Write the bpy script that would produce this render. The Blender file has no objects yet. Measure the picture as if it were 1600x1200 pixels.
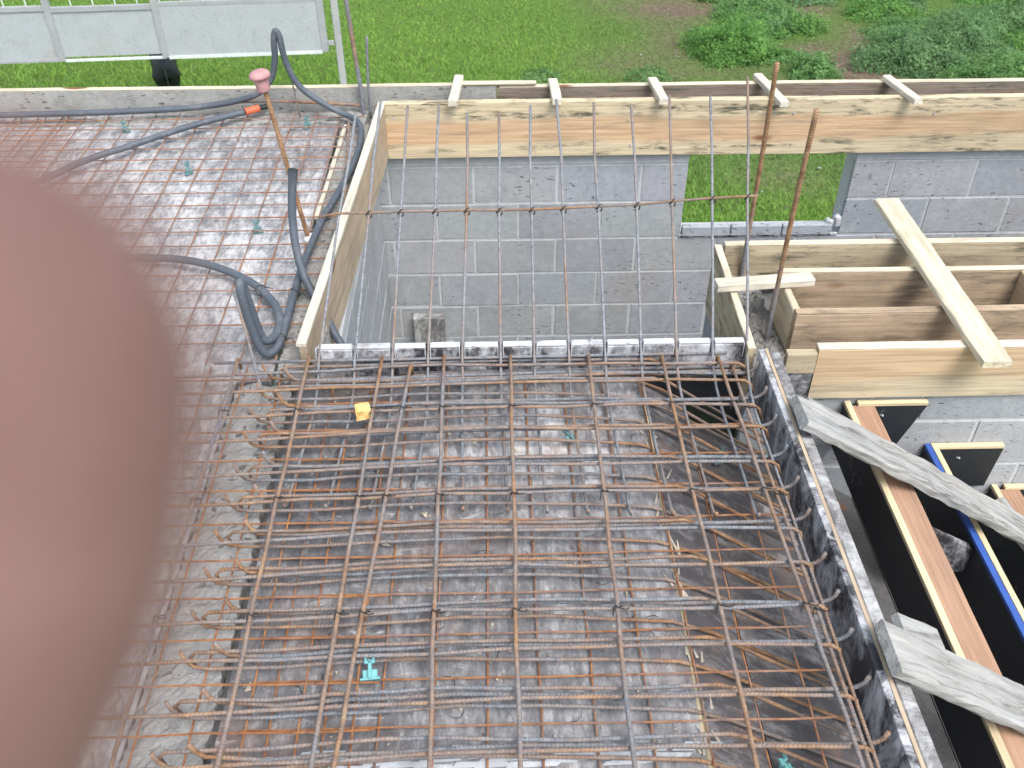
import bpy, bmesh, math, random
import numpy as np
from mathutils import Vector, Matrix

random.seed(7); rng = np.random.default_rng(11)
C = bpy.context.scene.collection
SC = bpy.context.scene

# ------------------------------------------------------------------ camera
F_PX, YAW, PITCH, ROLL = 1501.9159, .0191958, .6953279, .0050991
CAM = Vector((0.0, -4.1293, 2.3086))
def cam_axes():
    cy, sy, cp, sp = math.cos(YAW), math.sin(YAW), math.cos(PITCH), math.sin(PITCH)
    fwd = Vector((sy*cp, cy*cp, -sp)); right = Vector((cy, -sy, 0)); down = fwd.cross(right)
    cr, sr = math.cos(ROLL), math.sin(ROLL)
    return right*cr + down*sr, -right*sr + down*cr, fwd
AX, AD, AF = cam_axes()
cd = bpy.data.cameras.new('camera'); cam = bpy.data.objects.new('camera', cd); C.objects.link(cam)
cam.matrix_world = Matrix(((AX.x, -AD.x, -AF.x, CAM.x), (AX.y, -AD.y, -AF.y, CAM.y), (AX.z, -AD.z, -AF.z, CAM.z), (0, 0, 0, 1)))
cd.sensor_width = 36; cd.lens = F_PX/1600*36; cd.clip_start = .004; cd.clip_end = 500
cd.dof.use_dof = True; cd.dof.focus_distance = 2.9; cd.dof.aperture_fstop = cd.lens/4.0
SC.camera = cam
# ------------------------------------------------------------------ sky, sun, exposure
SUN_EL, SUN_ROT = math.radians(58), math.radians(148)
w = bpy.data.worlds.new('World'); SC.world = w; w.use_nodes = True
nt = w.node_tree; bg = nt.nodes['Background']
sky = nt.nodes.new('ShaderNodeTexSky'); sky.sky_type = 'NISHITA'; sky.sun_disc = False
sky.sun_elevation = SUN_EL; sky.sun_rotation = SUN_ROT; sky.dust_density = 3.0; sky.air_density = 1.0
hs = nt.nodes.new('ShaderNodeHueSaturation'); hs.inputs['Hue'].default_value = .478; hs.inputs['Saturation'].default_value = .58
nt.links.new(sky.outputs[0], hs.inputs['Color']); nt.links.new(hs.outputs[0], bg.inputs[0]); bg.inputs[1].default_value = .15
sl = bpy.data.lights.new('sun', 'SUN'); sl.energy = 1.5; sl.angle = math.radians(28); sl.color = (1, .975, .94)
so = bpy.data.objects.new('sun', sl); C.objects.link(so)
sd = Vector((math.sin(SUN_ROT)*math.cos(SUN_EL), math.cos(SUN_ROT)*math.cos(SUN_EL), math.sin(SUN_EL)))
so.rotation_euler = (-sd).to_track_quat('-Z', 'Y').to_euler(); so.location = (0, -4, 9)
SC.view_settings.view_transform = 'Standard'; SC.view_settings.look = 'None'; SC.view_settings.exposure = .95; SC.view_settings.gamma = 1

# ------------------------------------------------------------------ material helpers
class G:
    def __init__(s, name):
        s.m = bpy.data.materials.new(name); s.m.use_nodes = True; s.t = s.m.node_tree
        s.b = s.t.nodes['Principled BSDF']; s.out = s.t.nodes['Material Output']
        s.b.inputs['Roughness'].default_value = .85
        s.b.inputs['Specular IOR Level'].default_value = .3
    def n(s, ty, **kw):
        d = s.t.nodes.new(ty)
        for k, v in kw.items(): setattr(d, k, v)
        return d
    def l(s, a, b): s.t.links.new(a, b)
    def co(s, scale=(1, 1, 1), rand=True, src='Object'):
        tc = s.n('ShaderNodeTexCoord'); mp = s.n('ShaderNodeMapping'); mp.inputs['Scale'].default_value = scale
        if rand:
            oi = s.n('ShaderNodeObjectInfo'); mu = s.n('ShaderNodeMath', operation='MULTIPLY'); mu.inputs[1].default_value = 37.3
            s.l(oi.outputs['Random'], mu.inputs[0]); s.l(mu.outputs[0], mp.inputs['Location'])
        s.l(tc.outputs[src], mp.inputs['Vector']); return mp.outputs[0]
    def noise(s, co, scale, detail=5, rough=.6, dist=0):
        d = s.n('ShaderNodeTexNoise'); d.inputs['Scale'].default_value = scale; d.inputs['Detail'].default_value = detail
        d.inputs['Roughness'].default_value = rough; d.inputs['Distortion'].default_value = dist; s.l(co, d.inputs['Vector']); return d.outputs['Fac']
    def ramp(s, fac, stops, interp='LINEAR'):
        d = s.n('ShaderNodeValToRGB'); d.color_ramp.interpolation = interp; e = d.color_ramp.elements
        while len(e) < len(stops): e.new(.5)
        for i, (p, c) in enumerate(stops):
            e[i].position = p; e[i].color = (*c, 1) if not isinstance(c, (int, float)) else (c, c, c, 1)
        s.l(fac, d.inputs[0]); return d.outputs[0]
    def mix(s, fac, a, b, mode='MIX'):
        d = s.n('ShaderNodeMix', data_type='RGBA', blend_type=mode); d.clamp_factor = True
        for sock, v in ((d.inputs[0], fac), (d.inputs[6], a), (d.inputs[7], b)):
            if isinstance(v, (int, float)): sock.default_value = v
            elif isinstance(v, tuple): sock.default_value = (*v, 1)
            else: s.l(v, sock)
        return d.outputs[2]
    def math(s, op, a, b=0.0, clamp=False):
        d = s.n('ShaderNodeMath', operation=op); d.use_clamp = clamp
        for i, v in ((0, a), (1, b)):
            if isinstance(v, (int, float)): d.inputs[i].default_value = v
            else: s.l(v, d.inputs[i])
        return d.outputs[0]
    def attr(s, name):
        d = s.n('ShaderNodeAttribute', attribute_name=name); return d
    def bump(s, h, dist=.002, strength=1.0):
        d = s.n('ShaderNodeBump'); d.inputs['Strength'].default_value = strength; d.inputs['Distance'].default_value = dist
        s.l(h, d.inputs['Height']); s.l(d.outputs[0], s.b.inputs['Normal'])
    def col(s, c):
        if isinstance(c, tuple): s.b.inputs['Base Color'].default_value = (*c, 1)
        else: s.l(c, s.b.inputs['Base Color'])
    def set(s, **kw):
        for k, v in kw.items(): s.b.inputs[k.replace('_', ' ')].default_value = v
        return s.m

def concrete(name, base, var=.25, pits=True, moss=0.0, bumpd=.004, attr=False, scale=1.0):
    g = G(name); c = g.co((1, 1, 1))
    n1 = g.noise(c, 3.5*scale, 6, .65); n2 = g.noise(c, 38*scale, 5, .7); n3 = g.noise(c, 160*scale, 3, .6)
    b = base
    col = g.ramp(n1, [(.25, tuple(x*(1-var) for x in b)), (.5, b), (.75, tuple(min(1, x*(1+var*.8)) for x in b))])
    col = g.mix(.35, col, g.ramp(n2, [(.3, tuple(x*.6 for x in b)), (.7, tuple(x*1.25 for x in b))]))
    h = g.math('ADD', g.math('MULTIPLY', n2, .6), g.math('MULTIPLY', n3, .5))
    if pits:
        cp = g.co((28, 28, 75)); p = g.noise(cp, 1.0, 2, .5)
        pit = g.ramp(p, [(.63, 0.0), (.69, 1.0)])
        zone = g.ramp(g.noise(c, 4.1, 2), [(.42, 0.0), (.6, 1.0)])
        pit = g.math('MULTIPLY', pit, zone)
        col = g.mix(g.math('MULTIPLY', pit, .8), col, tuple(x*.35 for x in b)); h = g.math('SUBTRACT', h, g.math('MULTIPLY', pit, 1.2))
    if moss:
        m = g.ramp(g.noise(c, 7, 6, .75), [(.5, 0.0), (.68, 1.0)]); col = g.mix(g.math('MULTIPLY', m, moss), col, (.1, .1, .085))
        r = g.ramp(g.noise(c, 2.3, 5, .7), [(.58, 0.0), (.75, 1.0)]); col = g.mix(g.math('MULTIPLY', r, .4), col, (.36, .27, .19))
    if attr:
        a = g.attr('tint'); col = g.mix(1.0, col, a.outputs['Color'], 'MULTIPLY')
        sme = g.ramp(g.noise(c, 5.5, 6, .7, .6), [(.54, 0.0), (.68, 1.0)]); col = g.mix(g.math('MULTIPLY', sme, .45), col, (.47, .485, .505)); dk = g.ramp(g.noise(c, 2.6, 5, .7), [(.55, 0.0), (.75, 1.0)]); col = g.mix(g.math('MULTIPLY', dk, .4), col, (.22, .23, .25))
        st = g.ramp(g.noise(c, 1.6, 4, .6), [(.6, 0.0), (.78, 1.0)]); col = g.mix(g.math('MULTIPLY', st, .5), col, (.40, .33, .26))
    g.col(col); g.bump(h, bumpd); g.set(Roughness=.93, Specular_IOR_Level=.2); return g.m

def wood(name, pale, heart=None, mold=.0, grey=0.0, band=(-1, 1), dirt=0.0, end=None, cement=0.0):
    """long axis = local X, face height = local Z"""
    g = G(name); c = g.co((1.1, 16, 16)); c2 = g.co((1, 1, 1))
    rn = g.noise(g.co((.55, 4.2, 4.2)), 1.0, 2.5, .5, .5)
    wave = g.math('PINGPONG', g.math('ADD', g.math('MULTIPLY', rn, 11.0), g.math('MULTIPLY', g.noise(g.co((1.5, 30, 30)), 1.0, 3), .8)), 1.0)
    fine = g.noise(g.co((3, 90, 90)), 1.0, 4, .6)
    dark = tuple(x*.68 for x in pale)
    col = g.ramp(wave, [(.05, dark), (.3, pale), (.95, tuple(min(1, x*1.1) for x in pale))])
    big = g.noise(g.co((.9, 6, 6)), 1.0, 4, .6); col = g.mix(.5, col, g.ramp(big, [(.3, tuple(x*.62 for x in pale)), (.65, tuple(min(1, x*1.12) for x in pale))]))
    if heart:
        tc = g.n('ShaderNodeTexCoord'); sx = g.n('ShaderNodeSeparateXYZ'); g.l(tc.outputs['Object'], sx.inputs[0])
        z = g.math('ADD', sx.outputs['Z'], g.math('MULTIPLY', g.math('SUBTRACT', g.noise(g.co((1.6, 3, 3)), 1.0, 3), .5), .11))
        lo = g.n('ShaderNodeMapRange'); lo.inputs[1].default_value = band[0]-.008; lo.inputs[2].default_value = band[0]+.012; g.l(z, lo.inputs[0])
        hi = g.n('ShaderNodeMapRange'); hi.inputs[1].default_value = band[1]+.008; hi.inputs[2].default_value = band[1]-.012; g.l(z, hi.inputs[0])
        m = g.math('MULTIPLY', lo.outputs[0], hi.outputs[0], True)
        hc = g.mix(.45, g.ramp(wave, [(.03, tuple(x*.42 for x in heart)), (.22, tuple(x*.85 for x in heart)), (.5, heart), (.95, tuple(min(1, x*1.12) for x in heart))]), g.ramp(big, [(.3, tuple(x*.7 for x in heart)), (.68, tuple(min(1, x*1.25) for x in heart))]))
        col = g.mix(m, col, hc)
    col = g.mix(.5, col, g.ramp(fine, [(.3, tuple(x*.5 for x in pale)), (.65, tuple(min(1, x*1.2) for x in pale))]))
    # knots
    vk = g.n('ShaderNodeTexVoronoi'); vk.inputs['Scale'].default_value = 1.0; g.l(g.co((1.5, 4, 4.5)), vk.inputs['Vector'])
    col = g.mix(g.ramp(vk.outputs['Distance'], [(.07, 1.0), (.11, 0.0)]), col, (.2, .09, .045))
    if mold:
        mm = g.ramp(g.noise(g.co((5, 20, 30)), 1.0, 7, .75), [(.5, 0.0), (.62, 1.0)])
        z2 = g.ramp(g.noise(c2, 3.1, 3), [(.36, 0.0), (.52, 1.0)])
        f = g.math('MULTIPLY', g.math('MULTIPLY', mm, z2), mold)
        if heart: f = g.math('MULTIPLY', f, g.math('SUBTRACT', 1.0, g.math('MULTIPLY', m, .8)))
        col = g.mix(f, col, (.075, .075, .05))
    if dirt:
        d = g.ramp(g.noise(c2, 5, 6, .7), [(.42, 0.0), (.7, 1.0)]); col = g.mix(g.math('MULTIPLY', d, dirt), col, (.16, .12, .09))
    if grey:
        gr = g.ramp(g.noise(g.co((2.2, 9, 9)), 1.0, 6, .7), [(.3, .35), (.7, 1.0)])
        gc = g.ramp(g.noise(g.co((4, 30, 30)), 1.0, 6, .75), [(.32, (.10, .10, .10)), (.5, (.235, .242, .247)), (.7, (.40, .41, .415))])
        ck = g.math('ABSOLUTE', g.math('SUBTRACT', g.noise(g.co((1.6, 11, 11)), 1.0, 5, .6, .4), .5)); gc = g.mix(g.ramp(ck, [(.006, .85), (.022, 0.0)]), gc, (.05, .05, .05))
        col = g.mix(g.math('MULTIPLY', gr, grey), col, gc)
    if cement:
        ce = g.ramp(g.noise(c2, 9, 7, .72), [(.45, 0.0), (.6, 1.0)]); col = g.mix(g.math('MULTIPLY', ce, cement), col, (.42, .425, .425))
    g.col(col); h = g.math('ADD', g.math('MULTIPLY', fine, .7), g.math('MULTIPLY', wave, .4)); g.bump(h, .0018 if not grey else .004)
    g.set(Roughness=.8, Specular_IOR_Level=.25); return g.m

def film(name, white=.5, rust=.15, gloss=.4, streak=(1.2, 1.2, 1.2), base=(.035, .034, .04), hi=(.62, .63, .66)):
    """black film-faced plywood with cement and release-oil smears"""
    g = G(name); c = g.co(streak); c1 = g.co((1, 1, 1))
    n = g.noise(c, 5, 8, .72, .6); n2 = g.noise(c1, 46, 6, .7); n3 = g.noise(c, 1.7, 4, .6)
    f = g.math('ADD', g.math('MULTIPLY', n, .6), g.math('MULTIPLY', n2, .4)); f = g.math('ADD', f, g.math('MULTIPLY', g.math('SUBTRACT', n3, .5), .55))
    lo = .62-.28*white
    m = g.ramp(f, [(lo, 0.0), (lo+.1, .35), (lo+.24, 1.0)])
    col = g.mix(m, base, hi)
    sm = g.ramp(g.noise(g.co((streak[0]*2.2, streak[1]*2.2, streak[2]*2.0)), 3.2, 7, .72, .8), [(.60-.17*white, 0.0), (.74-.17*white, .85)]); col = g.mix(g.math('MULTIPLY', sm, min(1.0, white*1.5)), col, tuple(x*.95 for x in hi))
    if rust:
        r = g.ramp(g.noise(c1, 6.5, 7, .7), [(.55, 0.0), (.72, 1.0)]); col = g.mix(g.math('MULTIPLY', r, rust), col, (.30, .16, .09))
    g.col(col); g.bump(g.math('ADD', n2, m), .0015); g.set(Roughness=.55, Specular_IOR_Level=gloss); return g.m

def steel(name, rust=.5, ribs=True, light=1.0):
    g = G(name); c = g.co((1, 1, 1), rand=True)
    oi = g.n('ShaderNodeObjectInfo')
    n = g.noise(c, 4.2, 5, .65); n2 = g.noise(c, 70, 5, .7)
    a = g.attr('rust')
    f = g.math('ADD', g.math('MULTIPLY', g.math('SUBTRACT', n, .5), 2.4), g.math('MULTIPLY', g.math('SUBTRACT', n2, .5), .9))
    f = g.math('ADD', f, g.math('ADD', rust, g.math('MULTIPLY', g.math('SUBTRACT', oi.outputs['Random'], .5), .55)))
    f = g.math('ADD', f, a.outputs['Fac'], True)
    grey = g.ramp(n2, [(.3, tuple(light*q for q in (.12, .127, .142))), (.7, tuple(light*q for q in (.28, .295, .32)))])
    rs = g.ramp(g.noise(c, 26, 4, .7), [(.28, (.15, .08, .045)), (.5, (.29, .165, .09)), (.72, (.42, .275, .155))] if ribs else [(.28, (.12, .05, .025)), (.5, (.30, .13, .055)), (.72, (.42, .21, .09))])
    col = g.mix(f, grey, rs); g.col(col)
    if ribs:
        uv = g.n('ShaderNodeUVMap'); mp = g.n('ShaderNodeMapping'); mp.inputs['Rotation'].default_value = (0, 0, .5); g.l(uv.outputs[0], mp.inputs[0])
        wv = g.n('ShaderNodeTexWave', bands_direction='Y'); wv.inputs['Scale'].default_value = 40; g.l(mp.outputs[0], wv.inputs['Vector'])
        h = g.math('ADD', g.math('MULTIPLY', g.ramp(wv.outputs['Fac'], [(.45, 0.0), (.8, 1.0)]), 1.0), g.math('MULTIPLY', n2, .35)); g.bump(h, .0016)
    else: g.bump(n2, .0006)
    g.set(Roughness=.72, Specular_IOR_Level=.35); return g.m

def plain(name, c, rough=.6, spec=.4, var=.18, sc=12, bumpd=.0006):
    g = G(name); n = g.noise(g.co(), sc, 5, .65)
    g.col(g.ramp(n, [(.25, tuple(x*(1-var) for x in c)), (.75, tuple(min(1, x*(1+var)) for x in c))])); g.bump(n, bumpd)
    g.set(Roughness=rough, Specular_IOR_Level=spec); return g.m

M = {}
M['block'] = concrete('concrete_block', (.345, .362, .385), .15, True, 0, .003, attr=True)
M['mortar'] = concrete('mortar', (.49, .505, .52), .18, False, 0, .004)
M['rough'] = concrete('rough_concrete', (.33, .325, .315), .38, True, .75, .010)
M['upstand'] = concrete('stained_concrete', (.36, .36, .345), .25, True, .5, .006)
M['floor'] = concrete('floor_concrete', (.25, .25, .25), .2, True, .2, .004)
M['pine_heart'] = wood('pine_with_heartwood', (.60, .50, .34), (.55, .30, .155), .95, 0, (-.062, .055))
M['pine_streak'] = wood('pine_streaked', (.56, .47, .33), (.50, .31, .17), .35, 0, (-.03, .2))
M['pine_mold'] = wood('pine_mouldy', (.50, .42, .29), None, 1.0, 0, dirt=.35)
M['pine_brown'] = wood('pine_brown', (.45, .34, .235), None, .6, .0, dirt=.5)
M['pine_pale'] = wood('pine_pale', (.64, .56, .42), None, .3, 0)
M['pine_white'] = wood('pine_whitish', (.66, .60, .49), None, .2, .12)
M['ply_tan'] = wood('plywood_tan', (.50, .40, .29), (.46, .34, .225), .35, .12, (-.05, .2), dirt=.3)
M['ply_brown'] = wood('plywood_brown', (.41, .255, .17), None, 0, 0, dirt=.2)
M['ply_edge'] = wood('plywood_edge', (.68, .56, .36), None, .1, 0)
M['grey_wood'] = wood('weathered_wood', (.45, .43, .39), None, .3, .95, cement=.22)
M['dark_wood'] = wood('dark_soffit_wood', (.10, .098, .10), None, .4, .12)
M['outer_dark'] = wood('outer_board_dark', (.24, .18, .13), None, .8, .35)
M['shutter'] = film('stained_shutter', .62, .1, .4, (1.6, 1.6, .7))
M['shutter_top'] = film('shutter_outer', .66, .15, .3, (1.5, 1.5, .9), (.135, .132, .134), (.53, .53, .53))
M['film_black'] = film('film_faced_ply', .02, 0, .5, base=(.018, .021, .026))
M['soffit'] = film('soffit_film', .42, .35, .3, (1.2, 3, 1), (.10, .095, .10), (.42, .41, .42))
M['blue'] = plain('blue_paint', (.04, .10, .36), .5)
M['bar'] = steel('rebar_mixed', .42)
M['bar_rusty'] = steel('rebar_rusty', .55)
M['bar_grey'] = steel('rebar_grey', .24)
M['bar_light'] = steel('rebar_light', .26, light=1.15)
M['mesh_wire'] = steel('mesh_wire_rust', .98, ribs=False)
M['tie'] = plain('tie_wire', (.035, .03, .03), .6)
def pipe_mat():
    g = G('conduit_plastic'); c = g.co(); n = g.noise(c, 5, 4); n2 = g.noise(c, 75, 6, .75); n3 = g.noise(c, 14, 5, .7)
    col = g.ramp(n, [(.3, (.062, .076, .096)), (.7, (.088, .106, .130))]); col = g.mix(g.ramp(n2, [(.60, 0.0), (.72, .6)]), col, (.36, .37, .38))
    g.col(g.mix(g.ramp(n3, [(.52, 0.0), (.72, .4)]), col, (.24, .24, .245))); g.bump(n2, .0003); g.set(Roughness=.55, Specular_IOR_Level=.4); return g.m
M['pipe'] = pipe_mat()
M['pipe_end'] = plain('conduit_dark', (.02, .022, .026), .5)
M['orange'] = plain('orange_plastic', (.62, .13, .06), .45)
M['pink'] = plain('pink_plastic', (.44, .24, .245), .7, .3, .22, 30)
M['teal'] = plain('teal_plastic', (.16, .42, .43), .45, .4, .15)
M['teal_dull'] = plain('teal_dusty', (.13, .25, .26), .7, .3, .35, 60)
M['yellow'] = plain('yellow_paper', (.62, .42, .17), .75, .2, .4, 40)
M['gate'] = concrete('grey_sheet', (.43, .45, .485), .14, True, .18, .001)
M['gate_frame'] = plain('grey_frame_steel', (.36, .37, .39), .6, .4, .15, 4)
M['white_strip'] = plain('pale_rail', (.66, .70, .70), .6)
M['post'] = concrete('post_concrete', (.44, .45, .46), .2, False, .3, .004)
M['cow'] = plain('black_hide', (.012, .013, .018), .5, .5, .4, 9)
M['cement'] = concrete('cement_smear', (.52, .54, .57), .35, True, .6, .003)
M['chips'] = plain('chips', (.48, .42, .34), .85, .2, .3)
M['litter'] = plain('litter_white', (.6, .58, .55), .8)

def deck_mat():
    g = G('deck_film_ply'); c = g.co((1, 1, 1), False); cs = g.co((3.0, 1.1, 1), False)
    n1 = g.noise(cs, 2.3, 8, .72, .8); n2 = g.noise(c, 22, 7, .75); n3 = g.noise(c, 1.05, 3, .5); n4 = g.noise(c, 120, 3, .6)
    f = g.math('ADD', g.math('MULTIPLY', n1, .55), g.math('MULTIPLY', n2, .45))
    at = g.attr('tint')                                   # dustier sheets
    f = g.math('ADD', f, g.math('ADD', g.math('MULTIPLY', g.math('SUBTRACT', n3, .5), .35), at.outputs['Fac']))
    col = g.ramp(f, [(.32, (.090, .087, .088)), (.44, (.170, .166, .168)), (.54, (.285, .283, .288)), (.66, (.475, .475, .483)), (.8, (.68, .68, .68))])
    fi = g.noise(g.co((42, 15, 1), False), 1.0, 6, .75); col = g.mix(g.ramp(fi, [(.42, .55), (.56, 0.0)]), col, (.07, .07, .085)); col = g.mix(g.ramp(fi, [(.60, 0.0), (.72, .75)]), col, (.60, .61, .63))
    wh = g.ramp(g.noise(g.co((2.0, 6.0, 1), False), 3.0, 8, .75, 1.2), [(.60, 0.0), (.70, 1.0)]); col = g.mix(g.math('MULTIPLY', wh, .6), col, (.62, .63, .65))
    r = g.ramp(g.noise(c, 2.7, 8, .72), [(.53, 0.0), (.68, 1.0)]); col = g.mix(g.math('MULTIPLY', r, .36), col, (.33, .175, .105))
    sp = g.ramp(n4, [(.70, 0.0), (.76, 1.0)]); col = g.mix(g.math('MULTIPLY', sp, .5), col, (.6, .58, .55))
    g.col(col); g.bump(g.math('ADD', n2, g.math('MULTIPLY', n4, .4)), .0016); g.set(Roughness=.6, Specular_IOR_Level=.35); return g.m
M['deck'] = deck_mat()

def ground_mat():
    g = G('field_soil'); c = g.co((1, 1, 1), False)
    n = g.noise(c, .35, 6, .65); n2 = g.noise(c, 9, 6, .7); a = g.attr('bare')
    soil = g.ramp(n2, [(.3, (.08, .058, .042)), (.55, (.16, .12, .09)), (.75, (.27, .22, .18))])
    green = g.ramp(n2, [(.3, (.06, .11, .025)), (.7, (.13, .22, .05))])
    f = g.math('ADD', g.math('MULTIPLY', g.math('SUBTRACT', n, .5), 1.4), a.outputs['Fac'], True)
    g.col(g.mix(f, green, soil)); g.bump(n2, .05); g.set(Roughness=.95, Specular_IOR_Level=.1); return g.m
M['ground'] = ground_mat()

def leaf_mat(name, rough=.6):
    g = G(name); a = g.attr('Col'); g.col(a.outputs['Color']); g.set(Roughness=rough, Specular_IOR_Level=.25)
    tr = g.n('ShaderNodeBsdfTranslucent'); mx = g.n('ShaderNodeMixShader'); mx.inputs[0].default_value = .5
    g.l(a.outputs['Color'], tr.inputs[0]); g.l(g.b.outputs[0], mx.inputs[1]); g.l(tr.outputs[0], mx.inputs[2]); g.l(mx.outputs[0], g.out.inputs[0]); return g.m
M['grass'] = leaf_mat('grass_blades'); M['leaf'] = leaf_mat('bush_leaves')

def skin_mat():
    g = G('skin'); c = g.co(); n = g.noise(c, 130, 5, .65); n2 = g.noise(c, 900, 4, .6)
    col = g.ramp(n, [(.25, (.14, .080, .070)), (.5, (.185, .108, .096)), (.75, (.23, .138, .124))]); g.col(col)
    wv = g.n('ShaderNodeTexWave', bands_direction='Z'); wv.inputs['Scale'].default_value = 420; wv.inputs['Distortion'].default_value = 6; g.l(c, wv.inputs['Vector'])
    g.bump(g.math('ADD', n2, g.math('MULTIPLY', wv.outputs['Fac'], .5)), .0002); g.set(Roughness=.7, Specular_IOR_Level=.15); return g.m
M['skin'] = skin_mat(); M['nail'] = plain('nail', (.55, .34, .30), .35)

# ------------------------------------------------------------------ geometry helpers
class MB:
    def __init__(s): s.v = []; s.f = []; s.uv = []; s.a = []; s.mi = []
    def add(s, vs, fs, uvs=None, a=0.0, mi=0):
        o = len(s.v); s.v += [tuple(x) for x in vs]; s.f += [tuple(i+o for i in f) for f in fs]
        s.a += (a if isinstance(a, list) else [a]*len(vs)); s.uv += (uvs if uvs else [None]*len(fs)); s.mi += [mi]*len(fs); return s
    def box(s, lo, hi, a=0.0, ch=0.0, mi=0):
        x0, y0, z0 = lo; x1, y1, z1 = hi
        if ch <= 0:
            vs = [(x0, y0, z0), (x1, y0, z0), (x1, y1, z0), (x0, y1, z0), (x0, y0, z1), (x1, y0, z1), (x1, y1, z1), (x0, y1, z1)]
            return s.add(vs, [(0, 3, 2, 1), (4, 5, 6, 7), (0, 1, 5, 4), (1, 2, 6, 5), (2, 3, 7, 6), (3, 0, 4, 7)], a=a, mi=mi)
        bm = bmesh.new(); bmesh.ops.create_cube(bm, size=1)
        for v in bm.verts: v.co = Vector((x0+(v.co.x+.5)*(x1-x0), y0+(v.co.y+.5)*(y1-y0), z0+(v.co.z+.5)*(z1-z0)))
        bmesh.ops.bevel(bm, geom=bm.edges[:], offset=ch, segments=1, affect='EDGES')
        bm.verts.index_update(); s.add([v.co.copy() for v in bm.verts], [[v.index for v in f.verts] for f in bm.faces], a=a, mi=mi); bm.free(); return s
    def tube(s, pts, r, seg=8, smooth_n=0, rust=None, cap=True):
        P = [Vector(p) for p in pts]
        if smooth_n: P, rust = catmull(P, smooth_n, rust)
        n = len(P); rs = r if isinstance(r, list) else [r]*n
        if rust is None: rust = [0.0]*n
        T = [(P[min(i+1, n-1)]-P[max(i-1, 0)]).normalized() for i in range(n)]
        up = Vector((0, 0, 1)) if abs(T[0].z) < .9 else Vector((0, 1, 0)); N = T[0].cross(up).normalized()
        vs = []; av = []; L = 0; Ls = []
        for i in range(n):
            if i: L += (P[i]-P[i-1]).length; N = (N - T[i]*N.dot(T[i])).normalized()
            Ls.append(L); B = T[i].cross(N)
            for k in range(seg):
                t = 2*math.pi*k/seg; vs.append(P[i]+N*math.cos(t)*rs[i]+B*math.sin(t)*rs[i]); av.append(rust[i])
        fs = []; uv = []
        for i in range(n-1):
            for k in range(seg):
                k2 = (k+1) % seg; fs.append((i*seg+k, i*seg+k2, (i+1)*seg+k2, (i+1)*seg+k))
                u0, u1 = k/seg*.04, (k+1)/seg*.04; uv.append(((u0, Ls[i]), (u1, Ls[i]), (u1, Ls[i+1]), (u0, Ls[i+1])))
        if cap:
            fs.append(tuple(range(seg-1, -1, -1))); uv.append(tuple((0, 0) for _ in range(seg)))
            fs.append(tuple((n-1)*seg+k for k in range(seg))); uv.append(tuple((0, L) for _ in range(seg)))
        return s.add(vs, fs, uv, av)
    def build(s, name, mat, parent=None, loc=(0, 0, 0), rot=None, smooth=False, local=False, attr='rust'):
        me = bpy.data.meshes.new(name); L = Vector(loc)
        vs = s.v if local else [tuple(Vector(v)-L) for v in s.v]
        me.from_pydata(vs, [], s.f); me.update()
        if any(u is not None for u in s.uv):
            ul = me.uv_layers.new(name='UVMap')
            for p, u in zip(me.polygons, s.uv):
                if u is not None:
                    for li, c in zip(p.loop_indices, u): ul.data[li].uv = c
        at = me.attributes.new(attr, 'FLOAT_COLOR' if s.a and isinstance(s.a[0], tuple) else 'FLOAT', 'POINT')
        if s.a and isinstance(s.a[0], tuple):
            for i, c in enumerate(s.a): at.data[i].color = (*c, 1)
        else: at.data.foreach_set('value', s.a)
        for m in (mat if isinstance(mat, (list, tuple)) else [mat]): me.materials.append(m)
        if isinstance(mat, (list, tuple)): me.polygons.foreach_set('material_index', s.mi)
        if smooth: me.shade_smooth()
        o = bpy.data.objects.new(name, me); C.objects.link(o)
        if parent: o.parent = parent
        o.location = L - (parent.location if parent and not parent.rotation_euler.x and not local else Vector()) if not local else L
        if rot: o.rotation_euler = rot
        return o
def catmull(P, n, rust=None):
    out = []; ro = []; R = rust or [0]*len(P)
    for i in range(len(P)-1):
        p0, p1, p2, p3 = P[max(i-1, 0)], P[i], P[i+1], P[min(i+2, len(P)-1)]
        for k in range(n):
            t = k/n; t2 = t*t; t3 = t2*t
            out.append(.5*((2*p1)+(p2-p0)*t+(2*p0-5*p1+4*p2-p3)*t2+(3*p1-p0-3*p2+p3)*t3)); ro.append(R[i]*(1-t)+R[i+1]*t)
    out.append(P[-1]); ro.append(R[-1]); return out, ro
def tag(o, label=None, cat=None, group=None, kind=None):
    if label: o['label'] = label
    if cat: o['category'] = cat
    if group: o['group'] = group
    if kind: o['kind'] = kind
    return o
def thing(name, label, cat, loc=(0, 0, 0), group=None):
    o = bpy.data.objects.new(name, None); C.objects.link(o); o.location = loc; o.empty_display_size = .1
    return tag(o, label, cat, group)
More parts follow.
